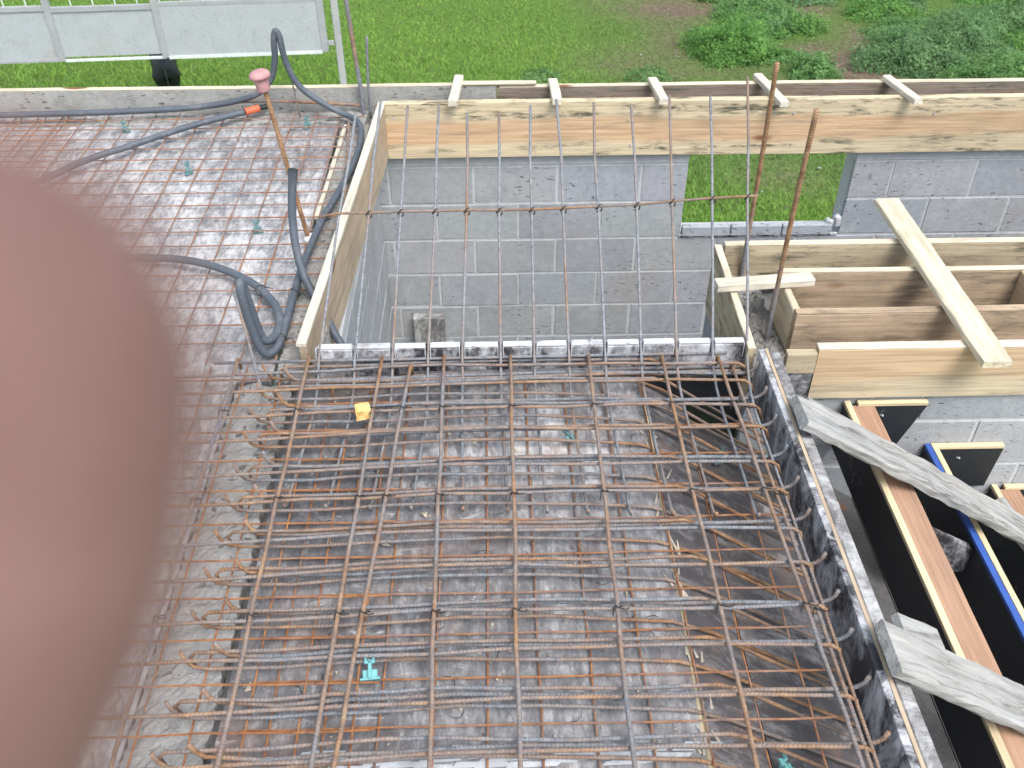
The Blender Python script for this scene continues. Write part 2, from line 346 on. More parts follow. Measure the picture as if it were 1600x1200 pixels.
def board(name, a, b, h, t, mat, parent=None, up=(0, 0, 1), wob=.0015, ch=.003, n=None, seed=None, endcut=0, bow=0):
    """a plank from a to b (centre line); h = size along local Z (towards up), t = thickness along local Y"""
    r = random.Random(seed if seed is not None else hash((round(a[0], 3), round(a[1], 3), round(b[0], 3))) & 0xffff)
    A, B = Vector(a), Vector(b); X = (B-A).normalized(); U = Vector(up); Y = U.cross(X).normalized(); Z = X.cross(Y)
    L = (B-A).length; n = n or max(3, int(L/.07)); mb = MB(); ring = []
    prof = [(-t/2+ch, -h/2), (t/2-ch, -h/2), (t/2, -h/2+ch), (t/2, h/2-ch), (t/2-ch, h/2), (-t/2+ch, h/2), (-t/2, h/2-ch), (-t/2, -h/2+ch)]
    vs = []; ph = [r.uniform(0, 6) for _ in range(4)]
    for i in range(n+1):
        x = -L/2+L*i/n
        if i in (0, n): x += r.uniform(-1, 1)*wob
        dz = math.sin(x*3+ph[0])*wob*.8; dy = math.sin(x*2.2+ph[1])*wob*.8 + bow*(1-(2*x/L)**2)
        for (y, z) in prof:
            vs.append((x+(endcut*z if i in (0, n) else 0), y+dy+r.uniform(-1, 1)*wob*.35, z+dz+r.uniform(-1, 1)*wob*.45))
    fs = [];  m = 8
    for i in range(n):
        for k in range(m): fs.append((i*m+k, i*m+(k+1) % m, (i+1)*m+(k+1) % m, (i+1)*m+k))
    fs.append(tuple(range(m-1, -1, -1))); fs.append(tuple(n*m+k for k in range(m)))
    mb.add(vs, [tuple(reversed(f)) for f in fs])
    o = mb.build(name, mat, local=True); o.parent = parent
    mw = Matrix(((X.x, Y.x, Z.x, 0), (X.y, Y.y, Z.y, 0), (X.z, Y.z, Z.z, 0), (0, 0, 0, 1))); mw.translation = (A+B)/2
    if parent: mw = Matrix.Translation(-Vector(parent.location)) @ mw
    o.matrix_local = mw; return o
def sheet(name, x0, x1, y0, y1, z, nx, ny, amp, mat, kind=None, label=None, cat=None, attr='tint', f=None, thick=.02, edge=0):
    """a rough horizontal slab with an uneven top"""
    r = np.random.default_rng(abs(hash(name)) % 999 if False else len(name)*31)
    mb = MB(); H = r.normal(0, 1, (nx+1, ny+1)); H = (H+np.roll(H, 1, 0)+np.roll(H, 1, 1)+np.roll(H, -1, 0))/2
    vs = []; a = []
    for i in range(nx+1):
        for j in range(ny+1):
            x = x0+(x1-x0)*i/nx; y = y0+(y1-y0)*j/ny
            if edge: x += r.uniform(-edge, edge)*(i in (0, nx)); y += r.uniform(-edge, edge)*(j in (0, ny))
            vs.append((x, y, z+amp*H[i, j])); a.append(f(x, y) if f else 0.0)
    k = ny+1; fs = [(i*k+j, (i+1)*k+j, (i+1)*k+j+1, i*k+j+1) for i in range(nx) for j in range(ny)]
    nb = len(vs); rim = [i*k for i in range(nx+1)]+[nx*k+j for j in range(1, ny+1)]+[i*k+ny for i in range(nx-1, -1, -1)]+[j for j in range(ny-1, 0, -1)]
    low = [(vs[i][0], vs[i][1], z-thick) for i in rim]; vs += low; a += [0.0]*len(low)
    m = len(rim); fs += [(rim[(q+1) % m], rim[q], nb+q, nb+(q+1) % m) for q in range(m)]; fs.append(tuple(nb+q for q in range(m-1, -1, -1)))
    mb.add(vs, fs, a=a); o = mb.build(name, mat, loc=(0, 0, 0), attr=attr, smooth=False)
    return tag(o, label, cat, None, kind)
ORD = 'first second third fourth fifth sixth seventh eighth ninth tenth eleventh twelfth thirteenth fourteenth fifteenth'.split()

# ------------------------------------------------------------------ block walls
def block_wall(name, label, axis, fixed, out, u0, u1, z_top, z_joints, perps, thick, holes=(), band=None, zbase=-6.0, joint=.011):
    """axis 'x': wall runs along x with its visible face at y=fixed looking to -y (out=-1); axis 'y': face at x=fixed looking to out*x."""
    r = random.Random(len(label)); mb = MB()
    def put(a0, a1, z0, z1, d0, d1, tint, ch=.003, mi=0):
        lo, hi = min(d0, d1), max(d0, d1)
        if axis == 'x': mb.box((a0, lo, z0), (a1, hi, z1), tint, ch, mi)
        else: mb.box((lo, a0, z0), (hi, a1, z1), tint, ch, mi)
    back = fixed - out*thick
    # mortar core, slightly behind the block faces, split round the holes
    def core(a0, a1, z0, z1): put(a0, a1, z0, z1, fixed-out*.0022, back, (1, 1, 1), 0, 1)
    if holes:
        h = holes[0]; core(u0, h[0]-.004, zbase, z_top); core(h[1]+.004, u1, zbase, z_top); core(h[0]-.003, h[1]+.003, zbase, h[2]-.002)
    else: core(u0, u1, zbase, z_top)
    zj = z_joints
    for c in range(len(zj)-1):
        zt, zb = zj[c], zj[c+1]; off = perps[c % len(perps)]
        k0 = math.floor((u0-off)/.4); k1 = math.ceil((u1-off)/.4)
        for k in range(k0, k1):
            a0, a1 = off+.4*k, off+.4*(k+1)
            segs = [(max(a0, u0), min(a1, u1))]
            for h in holes:
                if zt > h[2]+.02:
                    ns = []
                    for s0, s1 in segs:
                        if s1 <= h[0] or s0 >= h[1]: ns.append((s0, s1))
                        else:
                            if s0 < h[0]: ns.append((s0, h[0]))
                            if s1 > h[1]: ns.append((h[1], s1))
                    segs = ns
            for s0, s1 in segs:
                if s1-s0 < .03: continue
                for h in holes:
                    if 0 < s0-h[1] < .03 and zt > h[2]+.02: s0 = h[1]
                    if 0 < h[0]-s1 < .03 and zt > h[2]+.02: s1 = h[0]
                t = r.uniform(.93, 1.07); tint = (t*r.uniform(.97, 1.03), t, t*r.uniform(.97, 1.04)); pr = r.uniform(-.0008, .0018)
                jj = joint/2*r.uniform(.7, 1.6); e0 = 0 if s0 in (u0,)+tuple(h[1] for h in holes) else jj; e1 = 0 if s1 in (u1,)+tuple(h[0] for h in holes) else jj
                put(s0+e0, s1-e1, zb+joint*.5*r.uniform(.6, 1.5), zt-joint*.5*r.uniform(.6, 1.4), fixed+out*pr, fixed-out*.03, tint, .0022)
    if band:
        for b0, b1 in band: put(b0, b1, zj[0]+.004, z_top, fixed+out*.002, fixed-out*.03, (1.02, 1.02, 1.03), .002, 1)
    o = mb.build(name, [M['block'], M['mortar']], attr='tint'); return tag(o, label, 'wall')

WIN = (.918, 1.712, -.2)
zj = [.2-.2*i for i in range(0, 14)]
bw = block_wall('block_wall', 'grey concrete block wall under the long pine board, pierced by a window gap', 'x', 0.0, -1, -6.5, 5.0, .259, zj, [-.1, .115], .14, holes=[(WIN[0], WIN[1], -.2+.0)], band=[(-6.5, WIN[0]), (WIN[1], 5.0)])
# sill row of thin cut blocks with mortar blobs
mb = MB(); r = random.Random(5)
x = WIN[0]+.004
while x < WIN[1]-.05:
    x2 = min(x+r.uniform(.2, .27), WIN[1]-.004); mb.box((x+.003, -.012, -.194), (x2-.003, .022, -.140+r.uniform(-.003, .003)), (1.05, 1.07, 1.1), .004); x = x2
for i in range(26):
    xx = r.uniform(WIN[0]+.02, WIN[1]-.02); rr = r.uniform(.008, .02)
    mb.box((xx-rr*1.5, -.007, -.203), (xx+rr*1.5, .0, -.192+rr*.4), (1.1, 1.1, 1.1), rr*.2, 1)
for i in range(10):
    xx = WIN[1]-r.uniform(.0, .06); zz = -.14+r.uniform(0, .035); rr = r.uniform(.01, .022); mb.box((xx-rr, r.uniform(-.01, .0), zz-rr), (xx+rr*.6, r.uniform(.01, .04), zz+rr*.7), (1.1, 1.1, 1.1), rr*.4, 1)
s_ = mb.build('window_sill', [M['block'], M['mortar']], parent=bw, attr='tint')
lw = block_wall('block_wall', 'pale block wall on the left side of the stairwell, below the slanting plywood edge board', 'y', -.548, 1, -1.80, -.002, .26, zj, [.05, .25], .14, zbase=-2.6, joint=.005)
w2 = block_wall('block_wall', 'block wall behind the black riser boards, under the pine beam board', 'x', -1.868, -1, .775, 5.0, .352, [.352, .24, .04, -.16, -.36, -.56, -.76, -.96, -1.16], [.14, .34], .16, zbase=-2.6)
rw = block_wall('block_wall', 'short block wall on the right side of the stairwell below the mouldy end plank', 'y', .772, -1, -1.866, -1.25, .35, [.35]+zj[1:], [.1, .3], .16, zbase=-2.6)
w3 = block_wall('block_wall', 'block wall hidden under the second pair of beam boards', 'x', -1.25+.16, 1, .94, 5.0, .35, [.35]+zj[1:], [.1, .3], .16, zbase=-2.6)
w3['label'] = 'narrow block wall below the two rear beam boards beside the window room'

# floors, ground
mb = MB(); mb.box((-.69, -3.6, -2.7), (5.0, .0, -2.6)); tag(mb.build('floor', M['floor'], attr='tint'), kind='structure')

# ------------------------------------------------------------------ deck
def dk_left(x, y): return .135+.05*math.sin(x*2.1+y)-.02*math.cos(y*3)
def dk_land(x, y):
    d = .0
    d += .21*math.exp(-(((x-.12)/.3)**2+((y+2.1)/.22)**2)); d += -.04
    return d
sheet('slab_deck', -6.5, -.804, -3.9, .122, .42, 60, 50, .0006, M['deck'], 'structure', f=dk_left)
sheet('slab_deck', -.8035, -.70, -1.83, .122, .4195, 6, 30, .0006, M['deck'], 'structure', f=dk_left)
sheet('landing_deck', -.612, .432, -3.9, -1.835, .42, 30, 50, .0006, M['deck'], 'structure', f=dk_land)
sheet('beam_top', -.802, -.632, -3.9, -1.845,   .415, 16, 150, .0026, M['rough'], 'structure', edge=.006, thick=.12)
sheet('beam_top', -.69, -.565, -1.83, .0, .412, 14, 190, .004, M['rough'], 'structure', edge=.004, thick=.12)
sheet('beam_top', -6.5, -.58, .0, .13, .4235, 300, 8, .0035, M['rough'], 'structure', edge=.003, thick=.1)
# dark filler panels added under the deck so that the void reads as closed
mb = MB(); mb.box((-.628, -3.9, -2.6), (-.613, -1.84, .40)); mb.box((-.6, -1.835, .0), (.5, -1.80, .398)); o = mb.build('void_filler_panel', M['dark_wood']); tag(o, kind='structure')

# pale plywood edge on the left deck
board('edge_strip', (-.690, -.85, .424), (-.668, -.03, .424), .012, .018, M['pine_white'], seed=3)
tag(bpy.data.objects['edge_strip'], 'thin pale plywood strip along the right edge of the left deck', 'plywood strip')

# ------------------------------------------------------------------ outer edge boards at the back
t = thing('edge_board', 'stained grey board along the far edge of the left deck', 'board', (-3.2, .155, .42))
board('plank', (-6.5, .155, .41), (.015, .155, .41), .245, .03, M['upstand'], t)
board('top_edge', (-6.5, .155, .5345), (.015, .155, .5345), .004, .031, M['pine_pale'], t, ch=.001)
t = thing('edge_board', 'dark brown mouldy board behind the long pine board', 'board', (2.5, .155, .42))
board('plank', (.0165, .155, .40), (5.0, .155, .40), .245, .03, M['outer_dark'], t)
board('top_edge', (.03, .155, .5245), (5.0, .155, .5245), .004, .031, M['pine_pale'], t, ch=.001)
board('batten', (-.17, .15, .543), (.20, .15, .543), .012, .03, M['pine_pale']); tag(bpy.data.objects['batten'], 'thin pale lath on the joint of the far edge boards', 'lath')
t = thing('pine_board', 'long pine board with orange heartwood and mould above the back block wall', 'board', (2.2, -.02, .26))
board('plank', (-.485, -.02, .397), (5.0, -.02, .388), .268, .036, M['pine_heart'], t, n=70)
# pale ties across the two back boards
TIES = [((-.157, .20, .55), (-.178, -.10, .553), 'pale batten tie nearest the left corner across the two back boards'),
        ((.279, .16, .547), (.286, -.085, .549), 'pale batten tie second from the left across the back boards'),
        ((.733, .15, .545), (.752, -.09, .547), 'pale batten tie in the middle of the five across the back boards'),
        ((1.23, .19, .543), (1.283, -.13, .545), 'pale batten tie behind the tallest rusty column bar'),
        ((1.82, .16, .540), (1.878, -.115, .542), 'pale batten tie furthest right across the back boards')]
for a, b, lab in TIES:
    o = board('batten', a, b, .026, .042, M['pine_white'], wob=.003); tag(o, lab, 'batten', 'battens tying the back boards')

def nails(parent, pts):
    for p in pts:
        mb = MB(); mb.tube([p, (p[0]+.001, p[1]-.004, p[2]+.0005)], .0042, 8); mb.build('nail', M['gate_frame'], parent, loc=p)
nails(t, [(-.45, -.0385, .46), (-.452, -.0385, .33), (.61, -.0385, .44), (.63, -.0385, .315), (1.36, -.0385, .46), (1.375, -.0385, .31), (2.0, -.0385, .45)])
# ------------------------------------------------------------------ left stairwell edge board
t = thing('edge_board', 'tan plywood edge board along the left side of the stairwell', 'board', (-.545, -.9, .26))
board('plank', (-.493, -.022, .396), (-.592, -1.80, .408), .245, .022, M['ply_tan'], t, ch=.001)
board('top_edge', (-.4955, -.022, .526), (-.5945, -1.80, .532), .012, .03, M['pine_white'], t, ch=.001)

# ------------------------------------------------------------------ notched curb shutter at the front of the stairwell
BASE = [-.539, -.431, -.317, -.21, -.106, .01, .112, .217, .327, .436, .544, .653, .757]
t = thing('curb_board', 'notched black and white stained shutter board at the front of the stairwell', 'board', (.1, -1.82, .42))
mb = MB(); x0 = -.548
for xb in BASE[:]+[.772]:
    x1 = xb-.0075
    if x1 > x0+.01: mb.box((x0, -1.832, .425), (x1, -1.808, .536+random.uniform(-.003, .002)), 0, .002)
    if xb < .76: mb.box((xb-.0075, -1.831, .425), (xb+.0075, -1.809, .482), 0, .0)
    x0 = xb+.0075
mb.build('notched_board', M['shutter'], t, loc=(.1, -1.82, .42), attr='tint')
mb = MB(); x0 = -.548
for xb in BASE[:]+[.772]:
    x1 = xb-.0075
    if x1 > x0+.01: mb.box((x0, -1.830, .536), (x1, -1.806, .5405+random.uniform(-.001, .001)), 0, .001)
    if xb < .76:
        for sx in (-1, 1):
            if random.random() < .8: mb.box((xb+sx*.008-.0012, -1.8335, .484+random.uniform(0, .02)), (xb+sx*.008+.0012, -1.812, .535))
    x0 = xb+.0075
mb.build('cement_edge', M['cement'], t, loc=(.1, -1.82, .42))
t2 = MB(); t2.box((-.548, -1.805, .30), (.765, -1.785, .522), 0, .002); t2.build('backing_board', M['shutter'], t, loc=(.1, -1.82, .42), attr='tint')

# ------------------------------------------------------------------ landing riser shutter on the right
t = thing('riser_board', 'black and white stained shutter board along the right side of the landing', 'board', (.81, -2.6, .42))
board('plank', (.795, -1.862, .44), (.803, -3.9, .44), .19, .018, M['shutter'], t, ch=.001, seed=9)
board('ply_edge', (.8085, -1.862, .5345), (.8165, -3.9, .5345), .006, .009, M['ply_tan'], t, ch=.0005, wob=.0006)
board('stiffener', (.832, -1.864, .505), (.839, -3.9, .505), .055, .032, M['shutter_top'], t, ch=.003, seed=4)

# ------------------------------------------------------------------ stair flight formwork
SL = .68
t = thing('stair_formwork', 'dark sloping plank soffit of the stair going down to the right', 'formwork', (1.2, -2.7, 0))
for i in range(12):
    xa = .432+.155*i; xb = xa+.152
    mb = MB(); z0 = .42-(xa-.432)*SL; z1 = .42-(xb-.432)*SL; y0 = -3.9; y1 = -1.845 if xa < .5 else -1.925 if xa < .78 else -1.872
    k = .0 if i % 2 else .003
    vs = [(xa, y0, z0-k), (xb, y0, z1-k), (xb, y1, z1-k), (xa, y1, z0-k), (xa, y0, z0-.03), (xb, y0, z1-.03), (xb, y1, z1-.03), (xa, y1, z0-.03)]
    mb.add(vs, [(0, 1, 2, 3), (4, 7, 6, 5), (0, 4, 5, 1), (1, 5, 6, 2), (2, 6, 7, 3), (3, 7, 4, 0)]); o = mb.build('soffit_plank', M['dark_wood'] if i > 2 else M['soffit'], t, loc=(xa, -2.9, z0), attr='tint')
mb = MB(); mb.box((.437, -1.842, -.45), (.79, -1.836, .405)); mb.box((.437, -2.3, -.45), (.442, -1.843, .40)); mb.build('hole_shade_sheet', M['film_black'], t, loc=(.6, -1.95, .16), attr='tint')  # black sheets added to stand in for the shade in the corner hole
RIS = [(1.085, .335, 'ply_edge', 'ply_brown', 'black riser board nearest the landing, with a brown plywood batten on its back'),
       (1.392, .142, 'blue', 'ply_edge', 'black riser board with a blue painted edge beside a pale edge'),
       (1.675, -.055, 'ply_edge', 'ply_brown', 'lowest black riser board in view at the right edge of the photo')]
for i, (x, z, e1, e2, lab) in enumerate(RIS):
    t = thing('riser_board', lab, 'board', (x, -2.7, z-.19), 'riser boards of the stair')
    board('plank', (x+.009, -1.872, z-.105), (x+.012, -3.9, z-.105), .185, .018, M['film_black'], t, ch=.001, wob=.0005)
    board('ply_edge', (x+.009, -1.872, z-.009), (x+.012, -3.9, z-.009), .014, .019, M[e1], t, ch=.001, wob=.0005)
    if e2 == 'ply_brown':
        board('batten', (x+.056, -1.885, z-.022), (x+.061, -3.9, z-.022), .02, .073, M['ply_brown'], t, ch=.001, wob=.0008)
    else:
        board('batten', (x+.029, -1.872, z-.04), (x+.032, -3.9, z-.04), .08, .018, M['ply_edge'], t, ch=.001, wob=.0005)
CLE = [(1.125, 1.345, .335, 'black plywood side panel on the block wall beside the first riser board'),
       (1.425, 1.648, .141, 'black plywood side panel with a pale top edge beside the blue-edged riser'),
       (1.715, 1.94, -.055, 'black plywood side panel beside the lowest riser in view')]
for xa, xb, z, lab in CLE:
    t = thing('side_panel', lab, 'panel', (xa, -1.88, z-.19), 'black side panels of the stair')
    mb = MB(); y0, y1 = -1.890, -1.8725; dx = .06 if xa < 1.3 else .012
    vs = []
    for y in (y0, y1): vs += [(xa, y, z-.185), (xb-dx, y, z-.185), (xb, y, z-.012), (xa, y, z-.012)]
    mb.add(vs, [(0, 1, 2, 3), (7, 6, 5, 4), (0, 4, 5, 1), (1, 5, 6, 2), (2, 6, 7, 3), (3, 7, 4, 0)]); mb.build('panel', M['film_black'], t, loc=(xa, -1.88, z-.19), attr='tint')
    board('top_edge', (xa, -1.8815, z-.005), (xb, -1.8815, z-.005), .012, .0195, M['ply_edge'], t, ch=.001, wob=.0004)
    mb = MB(); mb.tube([(xa+.08, -1.889, z-.05), (xa+.085, -1.897, z-.045)], .0035, 6); mb.build('nail', M['gate'], t, loc=(xa, -1.88, z-.19))
# braces lying down the flight
def brace(y0, y1, n, lab, lab2=None):
    w_ = abs(y1-y0)
    t = thing('brace_plank', lab, 'plank', (.86, (y0+y1)/2, .56))
    yc = (y0+y1)/2
    o = board('plank', (.815, yc, .575), (.815+1.35, yc-.02, .575-1.35*.62), .03, w_, M['grey_wood'], t, up=(.5, 0, .85), wob=.009, ch=.006, n=40)
    return t
brace(-2.135, -2.262, 1, 'rough weathered grey brace plank, the farther of two resting on the shutter board')
brace(-2.88, -3.01, 1, 'rough weathered grey brace plank, the nearer of two resting on the shutter board')
o = board('brace_plank', (.868, -2.112, .528), (1.04, -2.112, .42), .02, .05, M['grey_wood'], up=(.5, 0, .85), wob=.004); tag(o, 'short grey offcut tucked behind the farther brace plank', 'offcut')
o = board('brace_plank', (.875, -2.868, .54), (.985, -2.866, .472), .02, .07, M['grey_wood'], up=(.5, 0, .85), wob=.004); tag(o, 'short split grey offcut tucked behind the nearer brace plank', 'offcut')
mb = MB()
for y in (-2.33, -2.31): mb.add([], [])
pts = [(1.17, .245), (1.43, .09), (1.40, .012), (1.20, .02)]
vs = [(x, -2.275, z) for x, z in pts]+[(x, -2.297, z) for x, z in pts]
mb.add(vs, [(3, 2, 1, 0), (4, 5, 6, 7), (0, 1, 5, 4), (1, 2, 6, 5), (2, 3, 7, 6), (3, 0, 4, 7)]); o = mb.build('cleat', M['shutter'], loc=(1.17, -2.29, .02), attr='tint'); tag(o, 'stained wedge-shaped cleat nailed below the farther brace plank', 'cleat')
o = board('offcut_plank', (1.60, -2.02, .02), (1.71, -2.22, -.06), .02, .09, M['grey_wood'], up=(.3, 0, .9)); tag(o, 'grey plank piece by the lowest riser board at the right', 'offcut')

# ------------------------------------------------------------------ ring beam boards over the right-hand walls
def beam_board(lab, y, x0, x1, zb, zt, mat, y_t=.03, edge='pine_pale', seed=1, dz=0):
    t = thing('beam_board', lab, 'board', ((x0+x1)/2, y, zb), 'pine boards shuttering the ring beam')
    board('plank', (x0, y, (zb+zt)/2-.002), (x1, y, (zb+zt)/2-.002+dz), zt-zb-.004, y_t, M[mat], t, seed=seed, ch=.0015)
    board('top_edge', (x0, y, zt-.0005), (x1, y, zt-.0005+dz), .004, y_t*.98, M[edge], t, seed=seed, ch=.0008, wob=.001); return t
beam_board('front pine beam board with warm brown grain above the black side panels', -1.865, .962, 5.0, .352, .545, 'pine_streak', .034, 'pine_white', 3)
beam_board('brown pine beam board with a large knot, second from the front', -1.672, .945, 5.0, .352, .537, 'pine_brown', .03, 'pine_brown', 5)
beam_board('dirty grey-brown beam board, third from the front', -1.44, .945, 5.0, .352, .537, 'pine_brown', .025, 'pine_pale', 7)
beam_board('mouldy beam board in front of the window, rearmost of the four', -1.265, .80, 5.0, .352, .537, 'pine_mold', .03, 'pine_pale', 8)
t = thing('end_board', 'mouldy pine end plank between the stairwell and the concrete column', 'board', (.775, -1.56, .30))
board('plank', (.775, -1.268, .40), (.768, -1.855, .40), .265, .024, M['pine_mold'], t)
board('top_edge', (.775, -1.268, .534), (.768, -1.855, .534), .004, .024, M['pine_pale'], t, ch=.001)
t = thing('end_board', 'short pale pine end board of the narrow void behind the front beam', 'board', (.95, -1.56, .35))
board('plank', (.948, -1.456, .44), (.952, -1.655, .44), .19, .024, M['pine_pale'], t)
o = board('cross_board', (1.77, -1.456, .45), (1.77, -1.655, .45), .17, .022, M['pine_streak']); tag(o, 'orange pine cross board at the right end of the narrow void', 'board')
o = board('end_block', (.868, -1.872, .495), (.958, -1.875, .495), .075, .03, M['pine_mold']); tag(o, 'small pine end block beside the front beam board', 'block')
o = board('end_block', (.862, -1.868, .40), (.958, -1.873, .40), .11, .022, M['shutter']); tag(o, 'small black stained shutter piece under the pine end block', 'block')
# rough concrete of the column between the end boards
sheet('column_top', .79, .935, -1.84, -1.29, .372, 26, 90, .008, M['rough'], None, 'rough grey concrete column top between the two end boards', 'column', thick=.3)
o = board('cross_plank', (1.405+.03, -1.03, .560), (1.448, -1.985, .562), .022, .088, M['pine_pale'], wob=.003); tag(o, 'pale loose plank lying across the four beam boards', 'plank')
o = board('cross_plank', (.71, -1.548, .556), (1.035, -1.516, .554), .026, .05, M['pine_white'], wob=.003); tag(o, 'short pale tie piece over the end boards behind the column bars', 'batten')
o = board('offcut_block', (-.432, -.045, -.72), (-.272, -.045, -.72), .19, .05, M['shutter_top'], ch=.004); tag(o, 'black spotted board offcut standing in the stairwell corner', 'offcut')
bpy.data.objects['offcut_block'].location.z = -.72
mb = MB(); mb.box((-.47, -.12, -2.6), (-.23, -.002, -.82), (1, 1, 1), .004); o = mb.build('stub_wall', [M['block']], attr='tint'); tag(o, 'low block stub under the spotted offcut in the stairwell corner', 'wall')

# ------------------------------------------------------------------ welded mesh
def wires(mb, xs, ys, x0, x1, y0, y1, z, r=.0026, jit=.002, sk=0.0, rz=0):
    q = random.Random(int(z*1e4)+len(xs))
    def path(p0, p1, n):
        out = []
        for i in range(n+1):
            u = i/n; p = Vector(p0).lerp(Vector(p1), u); out.append(p+Vector((q.uniform(-1, 1)*jit, q.uniform(-1, 1)*jit, q.uniform(-1, 1)*jit*.6+jit)))
        return out
    for x in xs: mb.tube(path((x, y0, z), (x-sk*(y1-y0), y1, z), max(4, int(abs(y1-y0)/.12))), r, 6)
    for y in ys: mb.tube(path((x0, y-.012*(x1-x0)*0, z+2*r), (x1, y, z+2*r), max(4, int(abs(x1-x0)/.12))), r, 6)
def mesh_sheet(lab, xs, ys, x0, x1, y0, y1, z, **k):
    mb = MB(); wires(mb, xs, ys, x0, x1, y0, y1, z, **k); c = ((x0+x1)/2, (y0+y1)/2, z)
    return tag(mb.build('welded_mesh', M['mesh_wire'], loc=c), lab, 'steel mesh', 'rusty welded mesh sheets')
ysl = [.03-.0995*i for i in range(18)]
mesh_sheet('rusty welded mesh sheet covering the left deck beside the stairwell', [-.70-.106*i for i in range(15)], ysl, -2.25, -.585, .10, -1.76, .432)
mesh_sheet('rusty welded mesh sheet at the far left, overlapping the next sheet', [-1.93-.104*i for i in range(40)], [y+.022 for y in ysl]+[-1.76-.1*i for i in range(21)], -6.4, -1.86, .09, -3.85, .444)
mesh_sheet('rusty welded mesh sheet lapping from the left deck onto the landing', [-.32-.113*i for i in range(16)], [-1.865-.1172*i for i in range(18)], -2.1, -.27, -1.79, -3.85, .447)
mesh_sheet('rusty welded mesh sheet lying on the landing deck', [-.50+.1165*i for i in range(11)], [-1.848-.1172*i for i in range(18)], -.56, .745, -1.84, -3.85, .428)

# ------------------------------------------------------------------ reinforcing bars on the landing
def bar(name, pts, r, mat, lab, group, rust=None, sm=0, seg=8, cat='steel bar'):
    mb = MB(); mb.tube(pts, r, seg, sm, rust); P = pts[0]
    return tag(mb.build(name, M[mat], loc=tuple(pts[0]), smooth=True), lab, cat, group)
RQ = random.Random(21)
def jl(pts, a=.002):                       # slightly bent, as laid by hand
    return [(p[0]+RQ.uniform(-a, a), p[1]+RQ.uniform(-a, a), p[2]) for p in pts]
def skew(x): return .022*min(1, (x+.65)/.55) if x < -.1 else .022-.012*(x+.1)
SY = [-1.885, -1.977, -2.081, -2.182, -2.311, -2.422, -2.541, -2.66, -2.785, -2.894, -3.015, -3.13, -3.245, -3.36]
def wob_line(x0, x1, y, z, n=9, amp=.003):
    a = RQ.uniform(-.006, .006)
    return [(x0+(x1-x0)*i/n, y+skew(x0+(x1-x0)*i/n)+a*math.sin(i*.9)+RQ.uniform(-amp, amp), z+RQ.uniform(-.001, .001)) for i in range(n+1)]
for k, y in enumerate(SY):
    line = wob_line(-1.7, .695, y+RQ.uniform(-.007, .007), .500, 14, .004)
    e = line[-1]; pts = line+[(.728, e[1], .498), (.748, e[1]-.003, .485), (.757, e[1]-.006, .455)]
    rust = [RQ.uniform(-.2, .15) for _ in line]+[.5, .6, .5]
    bar('transverse_bar', pts, .0046, 'bar', '%s straight top cross bar counted from the stairwell curb, reaching over the left deck' % ORD[k], 'straight top cross bars', rust)
for k, y in enumerate(SY[:13]):            # cranked bars, hooked down on the left
    yy = y+.034
    pts = [(-.655-.004*k, yy, .437), (-.66-.004*k, yy, .47), (-.645-.004*k, yy+.002, .4865), (-.60, yy+.003, .488)]+wob_line(-.5, .40, y+.03, .487, 7)
    yb = y+.05
    pts += [(.465, yb, .484), (.515, yb, .465), (.565, yb, .428), (.68, yb, .345), (.83, yb, .24), (1.0, yb, .12)]
    rust = [.5, .5, .4, .1]+[RQ.uniform(-.3, .1) for _ in range(8)]+[.4, .6, .5, .3, .2, .2]
    bar('cranked_bar', pts, .0047, 'bar', '%s cranked bar with a down-turned left end, bent down into the stair flight' % ORD[k], 'cranked bars with down-turned ends', rust)
for k, y in enumerate(SY[:13]):            # cranked bars, hooked up on the left
    yy = y+.012
    pts = [(-.702, yy+.002, .520), (-.697, yy+.002, .489), (-.682, yy+.001, .467), (-.65, yy, .460)]+wob_line(-.5, .10, y+.005, .459, 6)
    yb = y+.02
    pts += [(.25, yb, .452), (.40, yb, .437), (.5, yb, .39), (.65, yb, .295), (.83, yb, .175), (.98, yb, .075)]
    rust = [.35, .45, .4, .1]+[RQ.uniform(-.3, .1) for _ in range(7)]+[.1, .3, .3, .2, .2, .2]
    bar('cranked_bar', pts, .0047, 'bar', '%s cranked bar with an up-turned left end, sloping into the stair flight' % ORD[k], 'cranked bars with up-turned ends', rust)
BY = [-1.895, -2.015, -2.135, -2.258, -2.38, -2.502, -2.625, -2.741, -2.859, -2.975, -3.10, -3.22, -3.34]
for k, y in enumerate(BY):                 # U bars, hooked up at both ends
    pts = [(-.631, y, .526), (-.625, y, .497), (-.608, y, .477), (-.575, y, .4725)]+wob_line(-.48, .68, y-.012+RQ.uniform(-.006, .006), .472, 9, .004)
    e = pts[-1][1]; pts += [(.745, e, .473), (.764, e, .480), (.776, e, .494), (.780, e, .516)]
    rust = [.2, .5, .55, .3]+[RQ.uniform(-.45, -.1) for _ in range(10)]+[-.2, -.1, 0, 0]
    bar('hooked_bar', pts, .0052, 'bar_grey', '%s ribbed grey cross bar with both ends hooked up, counted from the curb' % ORD[k], 'cross bars hooked up at both ends', rust)
